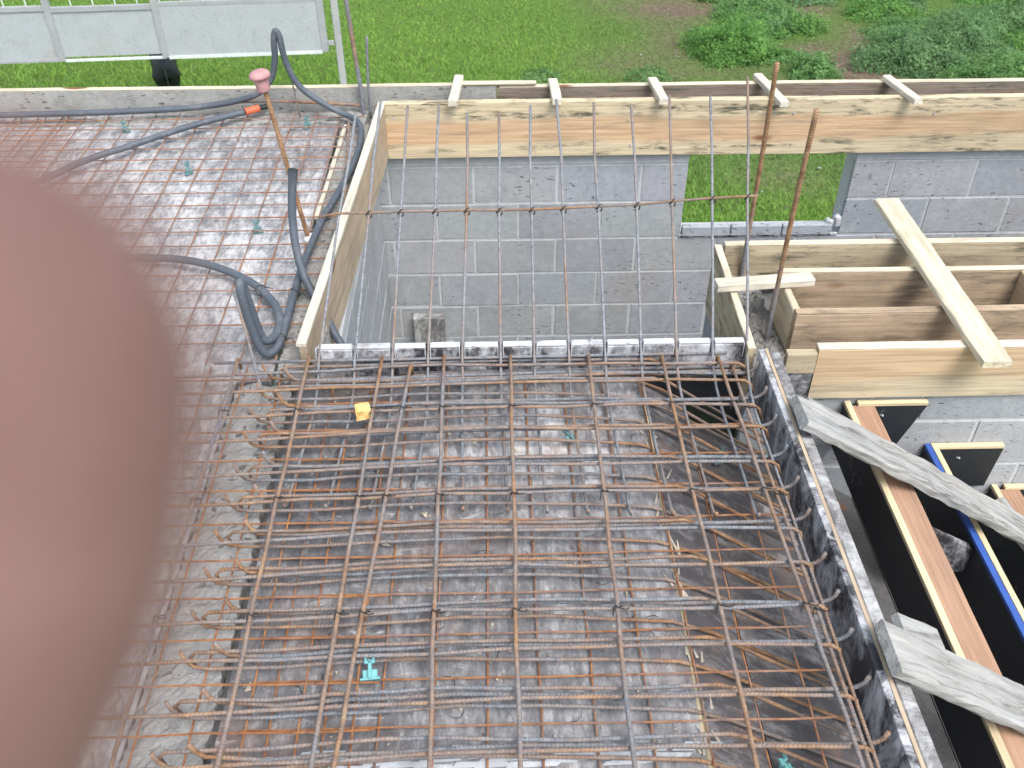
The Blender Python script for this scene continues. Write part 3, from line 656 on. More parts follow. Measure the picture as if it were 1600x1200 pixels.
# long bars running to the stairwell
LX = [(-.782, -.779, -1.837, .512), (-.569, -.569, -1.834, .512), (-.348, -.38, -1.84, .512), (-.259, -.34, -1.876, .512), (-.161, -.150, -1.835, .512), (.039, .030, -1.841, .512),
      (.275, .258, -1.847, .512), (.497, .499, -1.853, .512), (.666, .706, -1.861, .512), (.709, .732, -1.872, .489)]
for k, (xa, xb, ya, z) in enumerate(LX):
    n = 14; pts = [(xa, ya+.006, z-.04), (xa, ya+.004, z-.01), (xa, ya, z)]
    for i in range(1, n+1):
        u = i/n; pts.append((xa+(xb-xa)*u*1.6+RQ.uniform(-.0025, .0025), ya-.02-2.05*u, z+RQ.uniform(-.001, .001)))
    rust = [.5, .5, .4]+[RQ.uniform(-.4, .3) for _ in range(n)]
    o = bar('longitudinal_bar', pts, .0052, 'bar_rusty', 'long top bar running towards the stairwell, %s from the left on the landing' % ORD[k], 'long top bars', rust)
    for q, yy in enumerate(SY[2:11:3]):    # tie wires at some crossings
        u = (ya-.02-(yy+.01))/2.05; x = xa+(xb-xa)*u*1.6
        mb = MB(); mb.tube([(x-.010, yy-.006, z-.014), (x-.006, yy+.008, z+.004), (x+.004, yy, z+.0085), (x+.010, yy+.012, z), (x+.012, yy+.018, z-.012)], .0016, 5, 3)
        mb.tube([(x+.004, yy, z+.0085), (x+.016, yy-.012, z+.018), (x+.026, yy-.004, z+.012)], .0016, 5, 3); mb.build('tie_wire', M['tie'], o, loc=(x, yy, z))
# first bar along the curb and short extra bars
bar('edge_bar', [(-.855, -1.842, .502), (-.3, -1.838, .502), (.3, -1.835, .502), (.70, -1.833, .502)], .005, 'bar_grey', 'dark straight bar lying along the foot of the stairwell curb', None)
bar('edge_bar', [(-.30, -1.848, .455), (.2, -1.845, .455), (.76, -1.843, .455)], .0055, 'bar', 'lower bar along the foot of the stairwell curb, below the dark one', None)
bar('edge_bar', [(-.62, -1.905, .47), (0, -1.895, .47), (.35, -1.885, .47), (.735, -1.878, .468), (.75, -1.885, .45)], .0055, 'bar_rusty', 'rusty bar just in front of the curb bars, bent at its right end', None)
# starter bars rising over the stairwell
TOP = [(-.437, -1.213, 1.014), (-.358, -1.186, 1.036), (-.272, -1.198, 1.027), (-.172, -1.19, 1.033), (-.083, -1.221, 1.009), (.019, -1.222, 1.008), (.12, -1.202, 1.023), (.203, -1.186, 1.036), (.323, -1.196, 1.028), (.442, -1.206, 1.02), (.567, -1.181, 1.04), (.698, -1.182, 1.039), (.822, -1.131, 1.08)]
HB = [(-.486, -1.489, .794), (-.393, -1.488, .794), (-.294, -1.486, .796), (-.186, -1.486, .796), (-.088, -1.485, .797), (.013, -1.487, .796), (.115, -1.486, .796), (.213, -1.484, .798), (.324, -1.481, .801), (.444, -1.477, .803), (.555, -1.47, .809), (.682, -1.463, .814), (.793, -1.46, .817)]
for k, (xb, tp, h) in enumerate(zip(BASE, TOP, HB)):
    tail = -2.40-.006*k if k < 12 else -3.5
    xt = xb-.02 if k < 4 else xb+.01
    pts = [(xt, tail-.004, .478), (xt, tail, .462), (xt, tail+.02, .452)] if k < 12 else [(.752, -3.5, .482), (.748, -3.0, .482), (.742, -2.4, .482), (.735, -2.08, .484), (.739, -2.0, .486)]
    pts += [(xb, -2.05, .452), (xb, -1.945, .456), (xb, -1.885, .476), (xb, -1.845, .508)] if k < 12 else [(.752, -1.90, .488), (.757, -1.85, .507)]
    pts += [(xb+(h[0]-xb)*.5, -1.67, .65), h, tuple((Vector(h)+Vector(tp))/2+Vector((RQ.uniform(-.006, .006), 0, 0))), tp]
    rust = [RQ.uniform(-.55, .3) for _ in pts]; rust[0] = .3
    o = bar('starter_bar', pts, .0043, 'bar_light', 'sloping starter bar rising over the stairwell, %s from the left of thirteen' % ORD[k], 'sloping starter bars', rust)
    if k:
        hx = Vector(h); mb = MB(); mb.tube([hx+Vector((-.008, .004, .0)), hx+Vector((-.005, -.006, .012)), hx+Vector((.006, .006, .016)), hx+Vector((.009, -.002, .0)), hx+Vector((-.006, .002, -.008))], .0025, 5, 3)
        mb.build('tie_wire', M['tie'], o, loc=tuple(hx))
pts = [(-.545, -1.498, .800)]+[(h[0], h[1]+.004, h[2]+.0105) for h in HB]+[(.826, -1.456, .829)]
bar('cross_bar', pts, .0042, 'bar_rusty', 'rusty cross bar tied over the sloping starter bars', None, [.35]*len(pts))

# ------------------------------------------------------------------ column and corner bars
bar('column_bar', [(.871, -1.287, .34), (.866, -1.295, .50), (.855, -1.33, .842), (.838, -1.37, 1.219)], .0078, 'bar_rusty', 'tallest rusty column bar, leaning in front of the window gap', 'leaning column bars', [-.9, -.7, .5, .6], 6, 10)
bar('column_bar', [(.896, -1.597, .34), (.890, -1.615, .55), (.879, -1.65, .883), (.867, -1.70, 1.219)], .0078, 'bar_rusty', 'rusty column bar leaning beside the end boards, right of the tallest one', 'leaning column bars', [-.9, -.5, .5, .6], 6, 10)
bar('column_bar', [(-.596, .10, .40), (-.60, .10, .55), (-.612, .10, .75), (-.63, .10, 1.12)], .010, 'bar_grey', 'thick cement-grey bar rising from the far edge beside the thin rod', None, [-1.2, -1.2, .5, -1.0], 6)
bar('column_bar', [(-.567, .10, .40), (-.562, .10, .6), (-.549, .10, .78)], .006, 'bar_grey', 'thin short grey rod rising from the far edge of the deck', None, [-.5]*3, 4)
bar('edge_bar', [(-1.20, .095, .487), (-1.057, .11, .486), (-.85, .115, .475), (-.61, .105, .462)], .0075, 'bar_rusty', 'brown bar lying along the foot of the far edge board', None, [.2]*4, 4)
bar('pipe_prop', [(-.70, -1.935, .445), (-.712, -1.905, .48), (-.742, -1.83, .585), (-.776, -1.752, .705)], .0045, 'bar_rusty', 'thin brown rod propping the up-turned conduit bend', None, [-.1]*4, 4)
bar('pipe_prop', [(-.885, .06, .43), (-.90, .07, .6), (-.925, .075, .79)], .003, 'bar_grey', 'thin rod holding up the conduit loop at the far edge', None, [.1]*3, 3)
bar('edge_bar', [(-.655, .02, .452), (-.62, -.35, .458), (-.583, -.80, .46), (-.60, -1.0, .46)], .005, 'bar_rusty', 'slim bar lying beside the left edge board of the stairwell', None, [0]*4, 4)
# rusty prop bar with pink mushroom cap
t = thing('capped_bar', 'rusty bar standing on the left deck under a pink mushroom cap', 'steel bar', (-.69, -1.03, .42))
mb = MB(); mb.tube([(-.69, -1.03, .42), (-.715, -1.025, .62), (-.745, -1.01, .86), (-.771, -1.0, 1.04)], .0085, 10, 6, [.4]*4); mb.build('bar', M['bar_rusty'], t, loc=(-.69, -1.03, .42), smooth=True)
def lathe(mb, o, ax, prof, seg=24):
    ax = Vector(ax).normalized(); u = ax.cross(Vector((0, 1, 0))).normalized(); v = ax.cross(u); vs = []; fs = []
    for (r, h) in prof:
        for k in range(seg):
            a = 2*math.pi*k/seg; vs.append(Vector(o)+ax*h+u*math.cos(a)*r+v*math.sin(a)*r)
    n = len(prof)
    for i in range(n-1):
        for k in range(seg): fs.append((i*seg+k, i*seg+(k+1) % seg, (i+1)*seg+(k+1) % seg, (i+1)*seg+k))
    fs.append(tuple(range(seg-1, -1, -1))); fs.append(tuple((n-1)*seg+k for k in range(seg))); mb.add(vs, fs)
mb = MB(); lathe(mb, (-.7675, -1.0015, 1.0), (-.13, .05, .99), [(.0215, 0), (.0225, .003), (.0235, .03), (.0255, .042), (.0275, .0435), (.0335, .045), (.0362, .048), (.0362, .052), (.0352, .057), (.031, .063), (.023, .068), (.011, .071), (.003, .0715)])
mb.build('cap', M['pink'], t, loc=(-.77, -1.0, 1.0), smooth=True)
mb = MB(); mb.box((-.71, -1.05, .421), (-.665, -1.0, .455), 0, .012); mb.build('foot_clip', M['litter'], t, loc=(-.69, -1.03, .42))

# ------------------------------------------------------------------ conduits
R_ = .0138
path = [(-3.2, .02, .47), (-2.7, .03, .468), (-2.225, .03, .470), (-1.94, .036, .471), (-1.657, .053, .47), (-1.40, .075, .472), (-1.25, .085, .484), (-1.13, .075, .512), (-1.052, .06, .548), (-.985, .055, .615), (-.956, .055, .70), (-.948, .058, .78), (-.936, .06, .822), (-.922, .058, .80), (-.912, .055, .70), (-.885, .05, .615), (-.84, .045, .555), (-.75, .03, .495), (-.665, .0, .463),
        (-.610, -.06, .460), (-.580, -.164, .462), (-.572, -.35, .462), (-.59, -.551, .462), (-.622, -.762, .463), (-.652, -.933, .463), (-.668, -1.093, .462), (-.680, -1.263, .462), (-.684, -1.421, .462), (-.684, -1.55, .462), (-.688, -1.66, .456), (-.703, -1.712, .447), (-.727, -1.735, .452), (-.748, -1.728, .50), (-.762, -1.722, .59), (-.768, -1.715, .66), (-.770, -1.70, .695),
        (-.766, -1.688, .675), (-.757, -1.69, .60), (-.745, -1.695, .51), (-.732, -1.70, .478), (-.716, -1.685, .470), (-.700, -1.64, .468), (-.712, -1.55, .466), (-.75, -1.465, .464), (-.825, -1.368, .466), (-.95, -1.276, .47), (-1.1, -1.212, .472), (-1.313, -1.178, .465), (-1.631, -1.175, .462), (-2.3, -1.20, .46), (-3.2, -1.3, .46)]
t = thing('conduit', 'long grey plastic conduit looping up at the far edge and ending in an upright bend', 'conduit', (-.7, -1.4, .446))
mb = MB(); mb.tube(path, R_, 14, 6); mb.build('pipe', M['pipe'], t, loc=(-.7, -1.4, .446), smooth=True)
for c_, d_ in (((-.69, -1.66, .456), (0, 1, .1)), ((-.685, -1.42, .462), (0, 1, 0)), ((-.75, -1.712, .50), (-.2, 0, 1)), ((-.80, -1.40, .466), (-.6, .6, 0))):
    mb = MB(); d_ = Vector(d_).normalized(); u = d_.cross(Vector((.3, .1, 1))).normalized(); v = d_.cross(u)
    loop = [Vector(c_)+(u*math.cos(a)+v*math.sin(a))*.019+d_*(.006*math.sin(a*2)) for a in [i*math.pi/6 for i in range(13)]]+[Vector(c_)+u*.03+d_*.012, Vector(c_)+u*.045-d_*.01]
    mb.tube(loop, .0014, 5); mb.build('tie_wire', M['tie'], t, loc=c_)
t = thing('conduit', 'straight grey conduit with an orange coupling lying across the left deck', 'conduit', (-1.5, -.3, .45))
mb = MB(); mb.tube([(-2.6, -1.45, .46), (-1.898, -.692, .468), (-1.704, -.436, .47), (-1.556, -.305, .47), (-1.377, -.148, .472), (-1.232, -.042, .472), (-1.125, .024, .472)], R_, 14, 6); mb.build('pipe', M['pipe'], t, loc=(-1.5, -.3, .45), smooth=True)
mb = MB(); mb.tube([(-1.122, .026, .472), (-1.068, .066, .472)], .0165, 14); mb.build('coupling', M['orange'], t, loc=(-1.1, .04, .472), smooth=False)
mb = MB(); mb.tube([(-1.066, .067, .472), (-1.035, .088, .47)], .0125, 14); mb.build('pipe_end', M['pipe_end'], t, loc=(-1.05, .08, .472))
t = thing('conduit', 'short grey conduit standing up by the capped bar and dipping under the edge board', 'conduit', (-.62, -1.4, .44))
cp = [(-.659, -1.245, .832), (-.668, -1.25, .78), (-.677, -1.265, .717), (-.680, -1.29, .64), (-.672, -1.33, .57), (-.650, -1.375, .50), (-.615, -1.42, .445), (-.575, -1.475, .395), (-.535, -1.53, .345), (-.495, -1.57, .30), (-.46, -1.60, .24), (-.44, -1.62, .1)]
P_, _r = catmull([Vector(c) for c in cp], 6)
mb = MB(); mb.tube(P_, [R_*(1.25-.25*min(1, i/6)) for i in range(len(P_))], 14, cap=False); mb.build('pipe', M['pipe'], t, loc=(-.62, -1.4, .44), smooth=True)
mb = MB(); mb.tube([P_[0]+(P_[1]-P_[0])*.2, P_[1]], .0155, 12); mb.build('pipe_mouth', M['pipe_end'], t, loc=tuple(P_[0]))

# ------------------------------------------------------------------ small things on the decks
def spacer(pos, rz, lab, s=1.0, lean=0, m='teal'):
    mb = MB()
    mb.box((-.022*s, -.010*s, -.002*s), (.022*s, .010*s, .003*s), 0, .001); mb.box((-.004*s, -.004*s, 0), (.004*s, .004*s, .045*s), 0, .001)
    mb.box((-.016*s, -.003*s, .0), (.016*s, .003*s, .022*s), 0, .001); mb.box((-.012*s, -.004*s, .040*s), (-.005*s, .004*s, .055*s), 0, .001); mb.box((.005*s, -.004*s, .040*s), (.012*s, .004*s, .055*s), 0, .001)
    mb.box((-.012*s, -.004*s, .036*s), (.012*s, .004*s, .042*s), 0, .001); mb.box((-.003*s, -.018*s, .0), (.003*s, .018*s, .02*s), 0, .001)
    o = mb.build('spacer_clip', M[m], local=True, loc=pos, rot=(lean, 0, rz)); return tag(o, lab, 'spacer', 'teal plastic bar spacers')
spacer((-1.648, -.056, .424), .4, 'teal plastic spacer on the far left deck, leftmost of all', .95, 0, 'teal_dull')
spacer((-1.27, -.464, .424), 1.2, 'teal plastic spacer in the middle of the left deck', .95, 0, 'teal_dull')
spacer((-.898, -.944, .424), .2, 'teal plastic spacer on the left deck near the capped bar', .95, 0, 'teal_dull')
spacer((-.838, -.035, .424), .9, 'teal plastic spacer at the far end near the stairwell corner', .95, 0, 'teal_dull')
spacer((-.292, -2.915, .454), .1, 'bright teal spacer lying flat near the front of the landing', 1.0, -1.25)
spacer((.612, -3.09, .33), .8, 'teal spacer at the front right beside the shutter board', .95, -.5)
spacer((.206, -2.15, .445), .5, 'small teal spacer half hidden under the landing bars', .8, -1.2, 'teal_dull')
spacer((.655, -2.10, .30), .3, 'teal spacer below the bars above the stair flight', .9, -.3, 'teal_dull')
mb = MB(); r = random.Random(3); g_ = [[(-.022+.011*i, -.02+.012*j, .0+r.uniform(0, .02)) for j in range(5)] for i in range(5)]
mb.add([v for row in g_ for v in row], [(i*5+j, i*5+5+j, i*5+6+j, i*5+1+j) for i in range(4) for j in range(4)])
o = mb.build('paper_scrap', M['yellow'], local=True, loc=(-.385, -2.088, .508), rot=(.9, .2, .5)); so_ = o.modifiers.new('s', 'SOLIDIFY'); so_.thickness = .001
tag(o, 'crumpled yellow paper scrap caught on the landing bars', 'paper scrap')
# loose grit, chips and wire cuttings
mb = MB(); r = random.Random(17)
for i in range(520):
    if i % 2: x, y, z = r.uniform(-2.3, -.6), r.uniform(-3.4, .1), .424
    else: x, y, z = r.uniform(-.6, .42), r.uniform(-3.3, -1.85), .423
    s = r.uniform(.002, .007) if r.random() < .9 else r.uniform(.008, .016)
    q = [(x+r.uniform(-s, s), y+r.uniform(-s, s), z+r.uniform(0, s)) for _ in range(4)]; mb.add(q, [(0, 1, 2), (0, 2, 3), (0, 3, 1), (1, 3, 2)])
for i in range(40):                                     # wood splinters along the deck joint
    x, y = .43+r.uniform(-.02, .03), r.uniform(-3.2, -2.0); a = r.uniform(-.5, .5); L = r.uniform(.015, .05)
    p = Vector((x, y, .425)); d = Vector((math.sin(a), math.cos(a), r.uniform(0, .15)))*L; e = Vector((.003, 0, .001))
    mb.add([p-e, p+e, p+d+e*.4, p+d-e*.4], [(0, 1, 2, 3)])
tag(mb.build('debris', M['chips']), 'pale grit and wood chips scattered over the decks', 'debris', None, 'stuff')
mb = MB()
for i in range(110):
    x, y = (r.uniform(-.55, .42), r.uniform(-3.2, -1.9)) if i % 3 else (r.uniform(-1.6, -.7), r.uniform(-3, 0)); a = r.uniform(0, 6.3); L = r.uniform(.02, .06); z = .4245
    d = Vector((math.cos(a), math.sin(a), 0)); nrm = Vector((-d.y, d.x, 0))
    mb.tube([Vector((x, y, z))+d*L*u+nrm*L*.35*math.sin(u*3)*(1 if i % 2 else -1)+Vector((0, 0, .012*u)) for u in (0, .33, .66, 1)], .0009, 4)
tag(mb.build('wire_cuttings', M['tie']), 'thin dark tie wire cuttings scattered under the bars', 'wire cuttings', None, 'stuff')
board('deck_joint', (.434, -1.95, .418), (.428, -3.6, .418), .012, .009, M['ply_edge'], seed=12, wob=.0025)
tag(bpy.data.objects['deck_joint'], kind='structure')
# white plaster smear strip on the landing (a torn plastic film)
mb = MB(); r = random.Random(8)
for i in range(60):
    x = -.52+.016*i; y = -3.085+r.uniform(-.022, .022); w_, h_ = r.uniform(.02, .055), r.uniform(.003, .009)
    mb.add([(x-w_, y-h_+r.uniform(-.004, .004), .4215+i*1e-5), (x+w_, y-h_*.6, .4215+i*1e-5), (x+w_*1.2, y+h_*.7, .4215+i*1e-5), (x-w_*.8, y+h_, .4215+i*1e-5)], [(0, 1, 2, 3)])
o = mb.build('plastic_film', M['cement']); tag(o, 'torn whitish plastic film strip on the front of the landing deck', 'plastic film')

# ------------------------------------------------------------------ field, fence, cow
GZ = -6.0
def bare(x, y):
    v = 0.0
    for (bx, by, rx, ry, s) in ((4.6, 20.5, 1.6, 1.0, .9), (4.4, 18.0, .9, 1.5, .65), (4.2, 16.6, 1.8, .7, .6), (8.1, 16.6, 1.0, 1.3, 1.0), (8.7, 18.3, .8, 1.0, .8), (8.3, 15.4, 1.6, .5, .8), (5.2, 11.6, 1.0, .8, .45), (5.8, 15.6, 1.2, .4, .5), (3.2, 17.2, 1.0, .9, .5), (3.0, 20.8, 1.0, .6, .5), (7.2, 17.6, .7, .5, .7), (8.0, 20.4, .9, .9, .7)):
        v = max(v, s*math.exp(-(((x-bx)/rx)**2+((y-by)/ry)**2)))
    return v
mb = MB(); nx = ny = 90
xs = np.linspace(-30, 30, nx+1); ys = np.linspace(-15, 45, ny+1); vs = []; a = []
for x in xs:
    for y in ys: vs.append((x, y, GZ+.06*math.sin(x*.7)*math.cos(y*.6))); a.append(1.5*bare(x, y)-.12)
mb.add(vs, [(i*(ny+1)+j, (i+1)*(ny+1)+j, (i+1)*(ny+1)+j+1, i*(ny+1)+j+1) for i in range(nx) for j in range(ny)], a=a)
far = 260; mb.add([(-far, -far, GZ-.15), (far, -far, GZ-.15), (far, far, GZ-.15), (-far, far, GZ-.15)], [(0, 1, 2, 3)], a=0.0)
tag(mb.build('ground', M['ground'], attr='bare', smooth=True), kind='structure')

def leaf_mesh(name, V, Fq, Cc, mat):
    me = bpy.data.meshes.new(name); n = len(V); k = Fq.shape[1]; nf = len(Fq)
    me.vertices.add(n); me.vertices.foreach_set('co', V.astype(np.float32).ravel())
    me.loops.add(nf*k); me.loops.foreach_set('vertex_index', Fq.astype(np.int32).ravel())
    me.polygons.add(nf); me.polygons.foreach_set('loop_start', np.arange(0, nf*k, k, dtype=np.int32)); me.polygons.foreach_set('loop_total', np.full(nf, k, dtype=np.int32))
    me.update(calc_edges=True); at = me.color_attributes.new('Col', 'FLOAT_COLOR', 'POINT'); at.data.foreach_set('color', np.hstack([Cc, np.ones((n, 1))]).astype(np.float32).ravel())
    me.materials.append(mat); o = bpy.data.objects.new(name, me); C.objects.link(o); return o
def fbm(x, y, s):
    v = 0
    for i, (a, b, c, d) in enumerate(((1.0, .7, .3, 1.1), (-.6, 1.3, 1.9, .4), (2.1, -1.7, .8, 2.2), (3.3, 2.9, 2.6, .1), (-4.7, 3.9, .5, 1.3))):
        v = v+np.sin((a*x+b*y)*s+c*7)*np.cos((b*x-a*y)*s*.8+d*5)/(1+i*.5)
    return v/2.2
def grass():
    N = 210000
    y = 8.2+(rng.random(N)**1.0)*18.5; x = (rng.random(N)-.5)*2*(4.5+.62*y)*1.0; x = np.clip(x, -16, 17)
    bn = np.zeros(N)
    for (bx, by, rx, ry, s) in ((4.6, 20.5, 1.6, 1.0, .95), (4.4, 18.0, .9, 1.5, .75), (4.2, 16.6, 1.8, .7, .7), (8.1, 16.6, 1.0, 1.3, 1.0), (8.7, 18.3, .8, 1.0, .9), (8.3, 15.4, 1.6, .5, .9), (5.2, 11.6, 1.0, .8, .55), (5.8, 15.6, 1.2, .4, .6), (3.2, 17.2, 1.0, .9, .5), (3.0, 20.8, 1.0, .6, .5), (7.2, 17.6, .7, .5, .8), (8.0, 20.4, .9, .9, .8)):
        bn = np.maximum(bn, s*np.exp(-(((x-bx)/rx)**2+((y-by)/ry)**2)))
    keep = rng.random(N) > bn*1.15; x, y, bn = x[keep], y[keep], bn[keep]; N = len(x)
    tall = np.clip(1.15-.05*(y-9), .5, 1.2); right = 1/(1+np.exp(-(x-2.6+.6*fbm(x, y, .8))*1.6)); right *= 1/(1+np.exp(-(y-11.3)*2))
    f = fbm(x, y, .9); f2 = fbm(x+40, y-7, 2.7)
    h = (.055+.10*rng.random(N))*tall*(1+.35*f2)*(1-.35*right)*(1-.5*bn); wd = (.008+.008*rng.random(N))
    az = rng.random(N)*2*np.pi; ln = .25+.75*rng.random(N); dx, dy = np.cos(az), np.sin(az); la = rng.random(N)*2*np.pi; lx, ly = np.cos(la)*ln*h, np.sin(la)*ln*h
    z0 = GZ+.06*np.sin(x*.7)*np.cos(y*.6)-.01
    P = lambda X, Y, Z: np.stack([X, Y, Z], 1)
    V = np.stack([P(x-dx*wd, y-dy*wd, z0), P(x+dx*wd, y+dy*wd, z0), P(x+dx*wd*.8+lx*.35, y+dy*wd*.8+ly*.35, z0+h*.65), P(x+lx, y+ly, z0+h), P(x-dx*wd*.8+lx*.35, y-dy*wd*.8+ly*.35, z0+h*.65)], 1)
    F = np.arange(N*5).reshape(N, 5)
    br = np.array([.35, .55, .12]); dk = np.array([.235, .425, .09]); yl = np.array([.34, .47, .14]); dull = np.array([.19, .29, .125]); dry = np.array([.26, .25, .14])
    t = np.clip(.55+.45*f+.25*(rng.random(N)-.5), 0, 1)[:, None]; c = dk*(1-t)+br*t
    u = (np.clip(f2, 0, 1)*.4*rng.random(N))[:, None]; c = c*(1-u)+yl*u
    rr = (right*.85)[:, None]; c = c*(1-rr)+dull*rr*(.7+.6*rng.random((N, 1)))
    d = ((rng.random(N) < .04+.25*bn))[:, None]; c = np.where(d, dry, c)
    cc = np.repeat(c[:, None, :], 5, 1).reshape(-1, 3)
    return leaf_mesh('grass', V.reshape(-1, 3), F, cc, M['grass'])
tag(grass(), 'bright green grass growing over the field', 'grass', None, 'stuff')

def mound(name, cx, cy, rx, ry, h, n, c0, c1, size=.035, seed=0):
    r = np.random.default_rng(seed)
    th = r.random(n)*2*np.pi; ph = np.arccos(r.random(n)*.98+.01); rad = .68+.34*r.random(n)+(r.random(n) < .14)*r.random(n)*.34
    lump = 1+.22*np.sin(th*3+seed)*np.sin(ph*4+seed*.7)+.14*np.sin(th*7+seed*2)
    px = cx+rx*np.sin(ph)*np.cos(th)*rad*lump; py = cy+ry*np.sin(ph)*np.sin(th)*rad*lump; pz = GZ-.02+h*np.cos(ph)*rad*lump+.03*r.random(n)
    nrm = np.stack([np.sin(ph)*np.cos(th), np.sin(ph)*np.sin(th), np.cos(ph)+.5], 1)+r.normal(0, .55, (n, 3)); nrm /= np.linalg.norm(nrm, axis=1)[:, None]
    t1 = np.cross(nrm, r.normal(0, 1, (n, 3))); t1 /= np.linalg.norm(t1, axis=1)[:, None]; t2 = np.cross(nrm, t1)
    L = (size*(.6+.8*r.random(n)))[:, None]; W = L*.42; p = np.stack([px, py, pz], 1)
    V = np.stack([p-t1*L, p-t2*W, p+t1*L+nrm*L*.2, p+t2*W], 1); F = np.arange(n*4).reshape(n, 4)
    k = np.clip(.5+.35*np.sin(th*5+seed)*np.cos(ph*6)+.5*(r.random(n)-.5), 0, 1)[:, None]; c = np.array(c0)*(1-k)+np.array(c1)*k
    return V.reshape(-1, 3), F, np.repeat(c[:, None, :], 4, 1).reshape(-1, 3)
MG = ((.11, .23, .075), (.27, .47, .17)); DG = ((.115, .22, .095), (.25, .42, .185)); BG = ((.11, .24, .06), (.25, .48, .13))
BUSH = [(5.55, 17.3, .95, .75, .55, BG, 'bright green rounded bush behind the middle of the long pine board'),
        (6.95, 16.05, .52, .45, .38, MG, 'small round bush just above the pine board, left of the bare soil track'),
        (9.35, 16.75, 1.25, .95, .5, DG, 'broad dark green bush right of the bare soil track'),
        (10.9, 15.5, 1.25, .75, .45, MG, 'green spreading bush at the lower right edge of the field'),
        (10.7, 17.6, .95, .7, .55, DG, 'dark dense bush uphill at the right edge of the field')]
for i, (x, y, rx, ry, h, (c0, c1), lab) in enumerate(BUSH):
    t = thing('bush', lab, 'bush', (x, y, GZ), 'low bushes in the field')
    V, F, cc = mound('b', x, y, rx, ry, h*1.35, int(9500*rx*ry)+1500, c0, c1, .036, i+2); V = V-np.array([x, y, GZ]); o = leaf_mesh('foliage', V, F, cc, M['leaf']); o.parent = t
    mb = MB(); q = random.Random(i)
    for s in range(7):
        a_ = q.uniform(0, 6.3); mb.tube([(x, y, GZ-.02), (x+rx*.3*math.cos(a_), y+ry*.3*math.sin(a_), GZ+h*.5), (x+rx*.6*math.cos(a_), y+ry*.6*math.sin(a_), GZ+h*.7)], [.012, .009, .004], 5)
    mb.build('stem', M['outer_dark'], t, loc=(x, y, GZ))
parts = []; q = random.Random(4)
for i in range(80):
    x = q.uniform(4.2, 14.5); y = q.uniform(16.2, 24.5)
    if bare(x, y) > .25 or any(((x-b[0])/b[2])**2+((y-b[1])/b[3])**2 < .7 for b in BUSH): continue
    rx = q.uniform(.4, 1.0); c = (MG, DG, BG)[q.randrange(3)]; parts.append(mound('u', x, y, rx, rx*q.uniform(.6, .9), q.uniform(.18, .42), int(4200*rx*rx)+500, c[0], c[1], .036, 40+i))
for i in range(26):
    x = q.uniform(-1, 12); y = q.uniform(12.5, 17)
    if bare(x, y) > .4: continue
    rx = q.uniform(.2, .55); parts.append(mound('u', x, y, rx, rx*.8, q.uniform(.06, .14), int(3000*rx*rx)+200, DG[0], MG[1], .03, 140+i))
off = 0; Fs = []
for V, F, cc in parts: Fs.append(F+off); off += len(V)
tag(leaf_mesh('undergrowth', np.vstack([p[0] for p in parts]), np.vstack(Fs), np.vstack([p[2] for p in parts]), M['leaf']), 'low green ground cover spreading over the right of the field', 'undergrowth', None, 'stuff')
mb = MB(); q = random.Random(6)
for i in range(70):
    x, y = q.uniform(2.5, 11), q.uniform(11, 21)
    if bare(x, y) < .2: continue
    s = q.uniform(.012, .04); mb.box((x-s, y-s*.7, GZ), (x+s, y+s*.7, GZ+s*.9), 0, s*.55)
tag(mb.build('stones', M['upstand']), 'pale stones and litter on the bare soil', 'stones', None, 'stuff')

# fence of sheet panels
P0, P1 = Vector((-9.6, 13.80, -4.6)), Vector((-3.10, 14.22, -4.6)); D_ = (P1-P0).normalized(); NRM = Vector((-D_.y, D_.x, 0))
t = thing('panel_fence', 'raised fence of grey metal panels standing over the cow', 'fence', tuple((P0+P1)/2-Vector((0, 0, 1.4))))
def fp(u, z, d=0): return P0+D_*u+Vector((0, 0, z))+NRM*d
def fbox(name, u0, u1, z0, z1, d0, d1, mat, shear=0):
    mb = MB(); vs = []
    for d in (d0, d1): vs += [fp(u0, z0, d), fp(u1, z0, d), fp(u1, z1, d), fp(u0, z1, d)]
    mb.add(vs, [(0, 1, 2, 3), (7, 6, 5, 4), (0, 4, 5, 1), (1, 5, 6, 2), (2, 6, 7, 3), (3, 7, 4, 0)]); return mb.build(name, M[mat], t, loc=tuple(fp(u0, z0)))
ST = [1.5, 3.42, 6.42]
fbox('panel', -3.0, 1.44, .03, .93, .0, .02, 'gate'); fbox('panel', 1.56, 3.36, .07, .90, .0, .02, 'gate'); fbox('panel', 3.48, 6.36, .03, .95, -.015, .02, 'gate')
for u, z1 in ((ST[0], 1.9), (ST[1], 1.9), (ST[2], 1.9)): fbox('stile', u-.06, u+.06, -.0, z1, -.03, .05, 'gate_frame')
fbox('rail', -3.0, 1.44, .93, 1.02, -.02, .04, 'gate_frame'); fbox('rail', 1.56, 3.36, .90, .99, -.02, .04, 'gate_frame'); fbox('rail', 3.48, 6.36, .95, 1.02, -.02, .04, 'gate_frame')
fbox('rail', 1.56, 3.42, -.02, .02, -.02, .03, 'white_strip'); fbox('rail', -3.0, 1.44, -.01, .028, -.02, .03, 'gate_frame'); fbox('rail', 3.48, 6.36, -.03, .028, -.03, .03, 'white_strip')
for i in range(24):
    u = -2.8+.395*i
    if min(abs(u-s) for s in ST) < .1: continue
    mb = MB(); mb.tube([fp(u, 1.0), fp(u, 1.9)], .012, 6); mb.build('picket', M['white_strip'], t, loc=tuple(fp(u, 1.0)))
fbox('rail', -3.0, 6.36, 1.86, 1.9, -.02, .02, 'gate_frame')
for u in (-2.95, 6.40): fbox('leg_post', u-.06, u+.06, -1.45, -.001, -.03, .05, 'gate_frame') if u < 0 else fbox('hinge', 6.485, 6.60, .12, .2, -.01, .03, 'gate_frame')
mb = MB(); px_ = (-2.955, 14.40)
